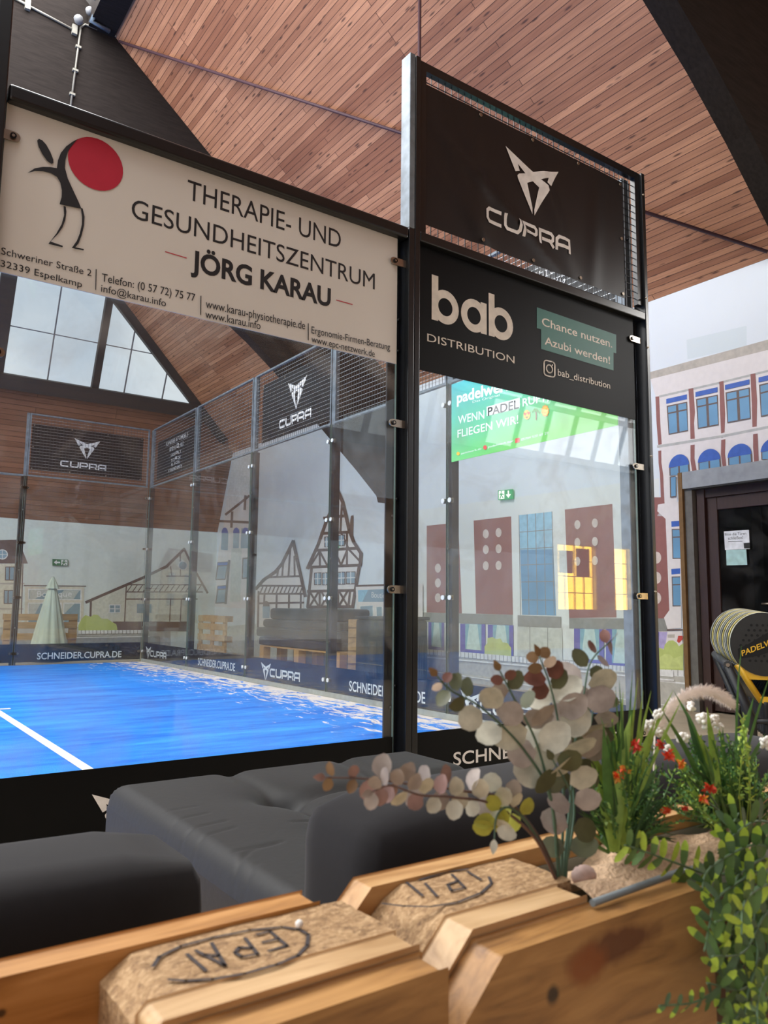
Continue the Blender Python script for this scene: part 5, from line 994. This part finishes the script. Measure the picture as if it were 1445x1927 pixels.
q = MB(); plank(q, -4.147, -4.018, -2.924, -2.8995, .05, ZP-.002, pale_pine, .034); q.build('cross_board', t2, bevel=.0015)
q = MB(); plank(q, -4.150, -3.922, -2.950, -2.925, ZP-.155, ZP-.007, pine_f, .036); q.build('deck_board', t2, bevel=.002)
q = MB(); plank(q, -4.150, -3.922, -2.950, -2.925, .3, .6, pine_f); q.build('deck_board', t2)
q = MB(); plank(q, -3.92, -2.95, -2.935, -2.925, .2, ZP-.03, mat('shadow_board', '5a3c22', .8)); q.build('gap_shade_board', t2)  # dark board added to stand for the shaded gap past the front board
for x0 in (-3.5, -3.1): q = MB(); plank(q, x0, x0+.1, -2.924, -2.843, 0, .6, pal_d); q.build('block', t2)
brand(blk, ([[(720, 1700), (760, 1705), (810, 1706), (860, 1698), (905, 1680), (925, 1662), (920, 1650)], [(880, 1635), (840, 1640), (790, 1655)]], [[(795, 1685), (765, 1660)], [(822, 1686), (800, 1662)], [(875, 1670), (850, 1645)], [(875, 1670), (850, 1676), (842, 1664), (862, 1657)], [(905, 1655), (880, 1640)]]), ZP-.0001)
# planter lining, sand and stones
foil = mat('planter_foil', '8b9290', .35, var=.15, scale=40); sand = mat('sand', 'c4a585', .95, var=.2, scale=260, bump=.5)
q = MB()
q.box(-4.0, -2.97, -2.9255, -2.9245, ZP-.12, ZP-.006, foil); q.tube([(-4.02, -2.931, ZP-.003), (-3.93, -2.932, ZP), (-3.9, -2.931, ZP-.002)], .0024, mat('foil_edge', '6a7274', .4), 8)
q.box(-4.0, -2.97, -2.8435, -2.8425, ZP-.12, ZP-.012, foil); tag(q.build('planter_liner'), 'thin grey foil liner edging the sand in the right pallet', 'liner')
def sandz(u, v_):
    x, y = -4.002+1.03*u, -2.9244+.0805*v_; z = ZP-.012+.007*math.sin(x*37+1)*math.sin(y*61)+.005*math.sin(x*71+y*90)-.012*max(0, v_-.75)
    return (x, y, z)
q = MB(); q.grid(sandz, 140, 14, sand); tag(q.build('sand'), 'pale sand filling the planter between the pallet boards', 'sand', None, 'stuff')
def stone(px, py, r, sc, col, label):
    p = at(px, py, 'z', ZP-.004); q = MB(); q.ball((0, 0, 0), r, mat('stone_'+col, col, .7, var=.2, scale=90), 14, 10, sc); o = q.build('pebble'); rr_ = random.Random(px)
    for v_ in o.data.vertices: v_.co *= 1+rr_.uniform(-.08, .08)
    o.location = p; tag(o, label, 'stone')
stone(1098, 1648, .0088, (1.1, .9, .75), 'b59a90', 'pinkish pebble lying on the sand to the right of the eucalyptus stems')
stone(980, 1668, .006, (1.5, .9, .4), '8f7b6b', 'flat brown pebble half sunk in the sand left of the eucalyptus stems')
p = at(563, 1746, 'z', ZP); q = MB(); q.ball((p.x, p.y, ZP+.002), .0024, mat('white_crumb', 'eee8e0', .7), 8, 6); tag(q.build('crumb'), 'tiny white crumb lying on the stamped left pallet block', 'crumb')
# ------------------------------------------------------------------ artificial plants in the planter
def leafmat(name, c, var=.25, rough=.5):
    m = mat(name, c, rough, var=var, scale=90); b = m.node_tree.nodes['Principled BSDF']; b.inputs['Subsurface Weight'].default_value = .0; return m
GRN = [leafmat('leaf_green', '4f7a3a'), leafmat('leaf_dark_green', '31552e'), leafmat('leaf_light_green', '8fae4a'), leafmat('leaf_lime', 'b5c94e')]
EUC = {'dust': leafmat('euc_dusty', '9c9087'), 'pale': leafmat('euc_pale', 'bcbaa9'), 'pink': leafmat('euc_pink', '967770'), 'yel': leafmat('euc_yellow', 'a5a53c'), 'olive': leafmat('euc_olive', '4e5032'), 'red': leafmat('euc_red', '6e4438'), 'gold': leafmat('euc_gold', '7c5f3e'), 'stem': leafmat('euc_stem', '46604c'), 'bstem': leafmat('euc_brown_stem', '5e4640')}
rl = random.Random(21)
PXM = lambda p: (p-CAMP).dot(FW)/FPX          # metres per pixel at a point
def leaf(q, c, axis, nrm, L, W, m, cup=.15, blunt=0, m2=None):
    axis = axis.normalized(); nrm = (nrm-axis*nrm.dot(axis)).normalized(); side = axis.cross(nrm); n = len(q.v); rows = 5
    for i in range(rows+1):
        t = i/rows; w = W*(math.sin(math.pi*min(.97, .06+.92*t**.85)) if not blunt else math.sqrt(max(0, 1-(2*min(t, .985)-1)**2)) if blunt == 2 else min(1, .4+2.2*t)*(1-max(0, t-.72)**2*9.5))*.5
        for k in (-1, 0, 1): q.v.append(tuple(c+axis*(L*t)+side*(w*k)+nrm*(cup*w*abs(k)-cup*.6*L*t*t)))
    for i in range(rows):
        for k in range(2): a = n+i*3+k; q.face((a, a+1, a+4, a+3), m2 if (m2 and i >= 3) else m, True)
def curve(pts, n=24):
    P = [Vector(p) for p in pts]; P = [P[0]*2-P[1]]+P+[P[-1]*2-P[-2]]; out = []
    for i in range(1, len(P)-2):
        for k in range(n): t = k/n; out.append(.5*((2*P[i])+(P[i+1]-P[i-1])*t+(2*P[i-1]-5*P[i]+4*P[i+1]-P[i+2])*t*t+(3*P[i]-P[i-1]-3*P[i+1]+P[i+2])*t**3))
    out.append(P[-2]); return out
def path(pxs, y0, y1): return [at(x, y, 'y', y0+(y1-y0)*i/(len(pxs)-1)) for i, (x, y) in enumerate(pxs)]
def rv(s=1): return Vector((rl.uniform(-s, s), rl.uniform(-s, s), rl.uniform(-s, s)))
t = empty('eucalyptus_sprig', at(1050, 1655, 'y', -2.885), 'dusty eucalyptus sprig with round grey-pink leaves standing in the sand', 'plant')
def euc(pxs, y0, y1, spec, first, step, stem='stem', r=.0012):
    c = curve(path(pxs, y0, y1), 14); q = MB(); q.tube(c, [r*(1-.6*i/len(c)) for i in range(len(c))], EUC[stem], 6); s_ = q.build('stem', t); q = MB(); n = len(c)
    i = first
    while i < n-1:
        f_ = i/n
        for lo, hi, names_, size in spec:
            if lo <= f_ <= hi:
                k = PXM(c[i]); d_ = (c[min(n-1, i+1)]-c[i-1]).normalized(); sz = size*k*.84
                for sg in (-1, 1):
                    pr = d_.cross(FW).normalized()*sg + rv(.35); ax = (pr+d_*.35).normalized(); nm = (-FW+rv(.75)+Vector((0, 0, .25))).normalized()
                    leaf(q, c[i]+ax*sz*.08, ax, nm, sz*rl.uniform(.85, 1.1), sz*rl.uniform(.72, .9), EUC[rl.choice(names_)], rl.uniform(-.1, .25), 2)
                break
        i += step
    k = PXM(c[-1]); leaf(q, c[-1], (c[-1]-c[-3]), -FW+rv(.5), 26*k, 15*k, EUC[rl.choice(spec[-1][2])]); q.build('foliage', s_)
euc([(1050, 1655), (1010, 1570), (950, 1505), (870, 1488), (780, 1477), (700, 1466), (612, 1463)], -2.888, -2.895, [(.25, .55, ['pale', 'pale', 'dust'], 50), (.55, .8, ['pink', 'dust', 'dust'], 52), (.8, 1, ['pink', 'red', 'gold'], 32)], 26, 7, 'bstem')
euc([(1046, 1655), (1005, 1575), (930, 1515), (850, 1500), (790, 1496), (735, 1478), (700, 1490)], -2.892, -2.905, [(.2, .5, ['yel', 'pale', 'pale'], 46), (.5, 1, ['dust', 'pale', 'pink'], 44)], 26, 7, 'bstem')
euc([(1048, 1655), (1000, 1560), (960, 1520), (935, 1535), (930, 1580)], -2.89, -2.905, [(.35, 1, ['yel', 'yel', 'pale'], 44)], 20, 6)
euc([(1054, 1655), (1040, 1520), (1010, 1400), (965, 1310), (940, 1262)], -2.888, -2.90, [(.3, .62, ['pale', 'dust', 'pale', 'pale'], 80), (.62, .82, ['red', 'olive', 'dust'], 46), (.82, 1, ['red', 'gold', 'red'], 30)], 20, 6)
euc([(1058, 1655), (1072, 1520), (1082, 1400), (1098, 1310), (1112, 1245), (1150, 1205)], -2.885, -2.88, [(.35, .65, ['dust', 'dust', 'pale', 'dust'], 82), (.65, .82, ['olive', 'red', 'olive'], 46), (.82, 1, ['red', 'bstem'], 34)], 25, 7)
euc([(1052, 1655), (1035, 1500), (985, 1410), (910, 1335), (850, 1300), (822, 1272)], -2.89, -2.90, [(.4, .6, ['dust', 'pale', 'pink'], 66), (.6, .8, ['olive', 'gold', 'olive'], 44), (.8, 1, ['gold', 'red'], 30)], 28, 7)
euc([(1056, 1655), (1060, 1480), (1050, 1360), (1035, 1290), (1015, 1235)], -2.887, -2.89, [(.35, .62, ['dust', 'pale', 'dust'], 74), (.62, .85, ['red', 'gold', 'olive'], 50), (.85, 1, ['gold', 'gold'], 32)], 20, 5)
euc([(1060, 1655), (1080, 1540), (1080, 1440), (1110, 1370), (1118, 1300)], -2.88, -2.87, [(.35, 1, ['olive', 'dust', 'olive'], 56)], 16, 6)
euc([(1064, 1655), (1068, 1600), (1075, 1500), (1040, 1430)], -2.892, -2.9, [(.3, 1, ['olive', 'pale', 'dust'], 64)], 14, 6)
# grass clumps
def blades(q, base, tips, y0, y1, wpx, mats_, bend=.25):
    for tx, ty in tips:
        bx_, by_ = base[0]+rl.uniform(-base[2], base[2]), base[1]+rl.uniform(-6, 6); a = at(bx_, by_, 'y', y0+rl.uniform(-.008, .008)); e = at(tx, ty, 'y', y1+rl.uniform(-.025, .025)); m_ = a.lerp(e, .55)+Vector((0, 0, 1))*(e-a).length*rl.uniform(.02, bend*.5)
        c = curve([a, m_, e], 5); w = wpx*PXM(e)*rl.uniform(.7, 1.2); sd_ = (e-a).cross(FW).normalized()+rv(.25); sd_.normalize(); n = len(q.v); mm = rl.choice(mats_)
        for i, p in enumerate(c): f_ = i/(len(c)-1); ww = w*(.35+.65*math.sin(math.pi*min(1, .25+f_*.6)))*(1-f_**4)+.0001; q.v += [tuple(p-sd_*ww), tuple(p+Vector((0, -.3, -.1))*ww), tuple(p+sd_*ww)]
        for i in range(len(c)-1):
            for k in range(2): b0 = n+i*3+k; q.face((b0, b0+1, b0+4, b0+3), mm, True)
def sprigs(q, base, tips, y0, y1, mats_, size=9, stem=None):
    for tx, ty in tips:
        a = at(base[0]+rl.uniform(-base[2], base[2]), base[1], 'y', y0); e = at(tx, ty, 'y', y1+rl.uniform(-.03, .03)); m_ = a.lerp(e, .5)+rv(.006); c = curve([a, m_, e], 10); q.tube(c, .0005, stem or mats_[0], 4, False)
        for i in range(6, len(c)):
            k = PXM(c[i])
            for _ in range(2): leaf(q, c[i], rv()+Vector((0, 0, .5)), -FW+rv(.8), size*k*rl.uniform(.7, 1.4), size*.42*k, rl.choice(mats_), .1)
FLO = leafmat('flower_orange', 'e0562c', .2); FLY = leafmat('flower_yellow', 'eaa83c', .2); FLR = leafmat('flower_red', 'cf3b2a', .2); FLW = leafmat('flower_white', 'ece7dc', .08)
def flower(parent, px, py, y, r, mats_, name='flower_head'):
    c = at(px, py, 'y', y); k = PXM(c); q = MB()
    if mats_[0] is FLW:
        for _ in range(26): o = rv().normalized()*r*k*.62; q.ball(c+o*rl.uniform(.5, 1), r*k*.26, FLW, 6, 4)
    else:
        for _ in range(34): leaf(q, c+rv(r*k*.3), rv()-FW*.3, -FW+rv(.9), r*k*rl.uniform(.6, .95), r*.34*k, rl.choice(mats_), .1)
    q.build(name, parent)
def fan(n, x0, x1, ytop, yside, cx): return [(x, ytop+(yside-ytop)*abs((x-cx)/(x1-x0)*2)**1.4+rl.uniform(0, 90)) for x in [rl.uniform(x0, x1) for _ in range(n)]]
t = empty('grass_clump', at(1168, 1605, 'y', -2.872), 'artificial grass clump with orange and red flowers beside the eucalyptus', 'plant')
q = MB(); blades(q, (1168, 1600, 26), fan(120, 1085, 1275, 1370, 1500, 1175), -2.872, -2.872, 3.2, [GRN[1], GRN[1], GRN[0]]); q.build('blade_tuft', t)
q = MB(); blades(q, (1165, 1600, 20), [(1095, 1395), (1135, 1362), (1190, 1330), (1187, 1345), (1228, 1365), (1218, 1390), (1150, 1345), (1110, 1430), (1240, 1440)], -2.876, -2.885, 9, [GRN[0], GRN[2]]); q.build('broad_blades', t)
q = MB(); blades(q, (1180, 1595, 20), [(1165, 1280), (1200, 1275), (1225, 1300), (1172, 1300), (1235, 1345), (1267, 1298), (1145, 1335), (1210, 1300), (1255, 1330), (1282, 1318), (1158, 1292), (1190, 1262), (1130, 1350)], -2.87, -2.87, 3.2, [GRN[2], GRN[0]]); q.build('long_blades', t)
q = MB(); sprigs(q, (1175, 1595, 18), fan(48, 1095, 1290, 1390, 1470, 1200)+[(1145, 1355), (1152, 1360), (1200, 1385)], -2.875, -2.875, [GRN[0], GRN[1], GRN[0], GRN[2]], 8); q.build('airy_sprigs', t)
for px, py, c_, r in ((1172, 1447, [FLO, FLY], 16), (1160, 1462, [FLY, FLO], 15), (1106, 1393, [FLR], 12), (1196, 1403, [FLR], 15), (1243, 1402, [FLR], 12), (1257, 1420, [FLO, FLR], 15), (1281, 1437, [FLO, FLY], 12), (1188, 1617, [FLR], 13), (1252, 1525, [FLO], 12), (1288, 1520, [FLR], 9)): flower(t, px, py, -2.885, r, c_)
t = empty('grass_clump', at(1400, 1560, 'y', -2.862), 'artificial grass clump with white flowers at the right end of the planter', 'plant')
q = MB(); blades(q, (1400, 1560, 26), fan(110, 1300, 1470, 1400, 1500, 1390), -2.862, -2.862, 3.2, [GRN[1], GRN[0], GRN[1]]); blades(q, (1365, 1565, 18), fan(30, 1270, 1400, 1390, 1480, 1330), -2.862, -2.862, 4, [GRN[0], GRN[1]]); q.build('blade_tuft', t)
q = MB(); blades(q, (1360, 1570, 14), [(1268, 1300), (1245, 1335), (1310, 1375), (1220, 1330), (1290, 1340), (1330, 1330)], -2.862, -2.86, 6.5, [GRN[0], GRN[1], GRN[2]]); blades(q, (1372, 1565, 10), [(1418, 1312), (1440, 1380), (1360, 1370)], -2.862, -2.87, 6.5, [GRN[0], GRN[0]]); blades(q, (1380, 1560, 14), [(1395, 1215), (1450, 1265)], -2.862, -2.85, 3, [GRN[0]]); q.build('long_blades', t)
q = MB(); sprigs(q, (1385, 1565, 30), fan(80, 1245, 1460, 1365, 1450, 1350), -2.86, -2.86, [GRN[0], GRN[2], GRN[1], GRN[0]], 9); q.build('airy_sprigs', t)
q = MB(); sprigs(q, (1400, 1560, 10), [(1400, 1348), (1402, 1352), (1398, 1362), (1406, 1370), (1395, 1352)], -2.875, -2.88, [GRN[2], GRN[3], GRN[2]], 10); q.build('lime_sprig', t)
for px, py, r in ((1284, 1388, 17), (1300, 1330, 14), (1322, 1352, 18), (1338, 1358, 17), (1330, 1365, 15), (1345, 1352, 12), (1352, 1365, 12), (1222, 1366, 17), (1240, 1345, 15), (1238, 1378, 13), (1345, 1443, 9), (1440, 1398, 17), (1255, 1408, 11)): flower(t, px, py, -2.862, r, [FLW])
# loose flower stem at the right with red buds
t = empty('flower_stem', at(1365, 1575, 'y', -2.892), 'short green stem with red and orange buds leaning left of the white-flowered clump', 'plant')
q = MB(); q.tube(curve(path([(1365, 1575), (1350, 1520), (1330, 1490)], -2.89, -2.90), 8), .0009, GRN[1], 5); q.tube(curve(path([(1368, 1575), (1355, 1530), (1325, 1505)], -2.89, -2.90), 8), .0008, GRN[1], 5); sprigs(q, (1365, 1575, 4), [(1300, 1490), (1290, 1500), (1280, 1495), (1345, 1480)], -2.89, -2.90, [GRN[2], GRN[0]], 11); q.build('stem', t)
flower(t, 1336, 1484, -2.90, 15, [FLR, FLR, FLO]); flower(t, 1323, 1503, -2.90, 13, [FLO, FLY])
# pampas plume
t = empty('pampas_plume', at(1230, 1560, 'y', -2.842), 'soft pinkish pampas plume arching to the right above the grass', 'plant'); PM = leafmat('pampas_pink', 'f3e6dc', .1, .9)
cv = curve(path([(1232, 1380), (1250, 1345), (1285, 1312), (1325, 1299), (1355, 1308), (1378, 1325)], -2.845, -2.835), 14)
q = MB(); q.tube([at(1228, 1560, 'y', -2.842)]+cv[:20], .0009, PM, 5); q.build('stalk', t)
q = MB()
for i, p in enumerate(cv):
    f_ = i/len(cv); d_ = (cv[min(i+1, len(cv)-1)]-cv[max(i-1, 0)]).normalized(); k = PXM(p)
    for _ in range(46):
        o = rv(); o = (o-d_*o.dot(d_)).normalized(); dr = (o*rl.uniform(.5, 1)+d_*rl.uniform(.4, 1.1)).normalized(); L = k*rl.uniform(8, 21)*(1 if f_ < .85 else .75); a = p+o*k*rl.uniform(0, 4); m_ = a+dr*L*.6; e = a+dr*L+Vector((0, 0, -1))*L*.15; s_ = dr.cross(FW).normalized()*k*.35
        q.poly([a-s_, a+s_, m_+s_*.8, e, m_-s_*.8], PM)
q.build('plume', t)
# hanging fern
t = empty('fern', at(1420, 1640, 'y', -2.94), 'green trailing fern hanging over the right front edge of the planter', 'plant')
FG = [leafmat('fern_green', '55733c'), leafmat('fern_dark', '34512c'), leafmat('fern_lime', 'a9c545'), leafmat('fern_grey', '506a4a')]
def frond(pxs, y0, y1, size, step, mats_, taper=.45, droop=.0, back=False):
    c = curve(path(pxs, y0, y1), 12); q = MB(); q.tube(c, [.0011*(1-.5*i/len(c)) for i in range(len(c))], FG[3], 5); n = len(c); i = 2
    while i < n:
        f_ = i/n; k = PXM(c[i]); d_ = (c[min(n-1, i+1)]-c[i-1]).normalized(); sz = size*k*(1-taper*f_)
        for sg in (-1, 1):
            ax = (d_.cross(FW).normalized()*sg+d_*.35+rv(.22)+Vector((0, 0, -droop))).normalized(); nm = (-FW+rv(.55)).normalized(); mm_ = rl.choice(mats_); leaf(q, c[i], ax, nm, sz*rl.uniform(.85, 1.15)*1.15, sz*.40, mm_, .12, 1, FG[2] if rl.random() < .55 else None)
        i += step
    q.build('frond', t)
A_, B_, C_ = [FG[0], FG[3], FG[0]], [FG[1], FG[0], FG[3]], [FG[0], FG[0], FG[2]]
frond([(1440, 1610), (1385, 1655), (1388, 1740), (1392, 1800), (1360, 1850), (1310, 1885), (1240, 1893)], -2.95, -2.985, 44, 4, A_, .55)
frond([(1430, 1640), (1340, 1645), (1275, 1625), (1220, 1605), (1175, 1590)], -2.945, -2.93, 42, 4, C_, .3)
frond([(1440, 1620), (1400, 1600), (1375, 1565), (1390, 1530)], -2.94, -2.93, 44, 5, B_, .2)
frond([(1420, 1640), (1350, 1690), (1335, 1740), (1325, 1790)], -2.96, -2.985, 44, 5, A_, .2)
frond([(1445, 1640), (1420, 1720), (1425, 1800), (1405, 1880), (1400, 1950)], -2.96, -3.0, 42, 5, A_, .2)
frond([(1460, 1650), (1445, 1760), (1440, 1850), (1380, 1920), (1340, 1960)], -2.96, -3.0, 42, 5, C_, .2)
frond([(1470, 1600), (1420, 1590), (1370, 1610), (1330, 1640), (1320, 1680)], -2.95, -2.97, 44, 5, B_, .2)
frond([(1460, 1690), (1400, 1720), (1370, 1770), (1350, 1830)], -2.945, -2.96, 44, 4, B_, .2)
frond([(1480, 1720), (1420, 1770), (1390, 1840), (1380, 1930)], -2.945, -2.965, 44, 4, B_, .2)
frond([(1480, 1620), (1460, 1720), (1465, 1850), (1440, 1950)], -2.945, -2.97, 46, 4, B_, .1)
frond([(1470, 1660), (1430, 1670), (1400, 1700), (1395, 1760)], -2.975, -3.0, 40, 5, C_, .2)
frond([(1470, 1640), (1410, 1680), (1385, 1720), (1345, 1735)], -2.965, -2.985, 44, 5, A_, .2)
frond([(1480, 1700), (1440, 1720), (1400, 1790), (1340, 1800)], -2.97, -2.99, 44, 5, A_, .2)
frond([(1490, 1760), (1430, 1800), (1400, 1860), (1330, 1850)], -2.96, -2.985, 44, 5, B_, .2)
frond([(1490, 1850), (1450, 1870), (1400, 1930), (1350, 1925)], -2.96, -2.985, 44, 5, B_, .2)
frond([(1480, 1560), (1430, 1545), (1395, 1560), (1350, 1600)], -2.94, -2.95, 44, 5, A_, .2)
frond([(1480, 1800), (1440, 1840), (1425, 1890), (1430, 1960)], -2.985, -3.01, 34, 3, C_, .2)
bpy.context.view_layer.update()
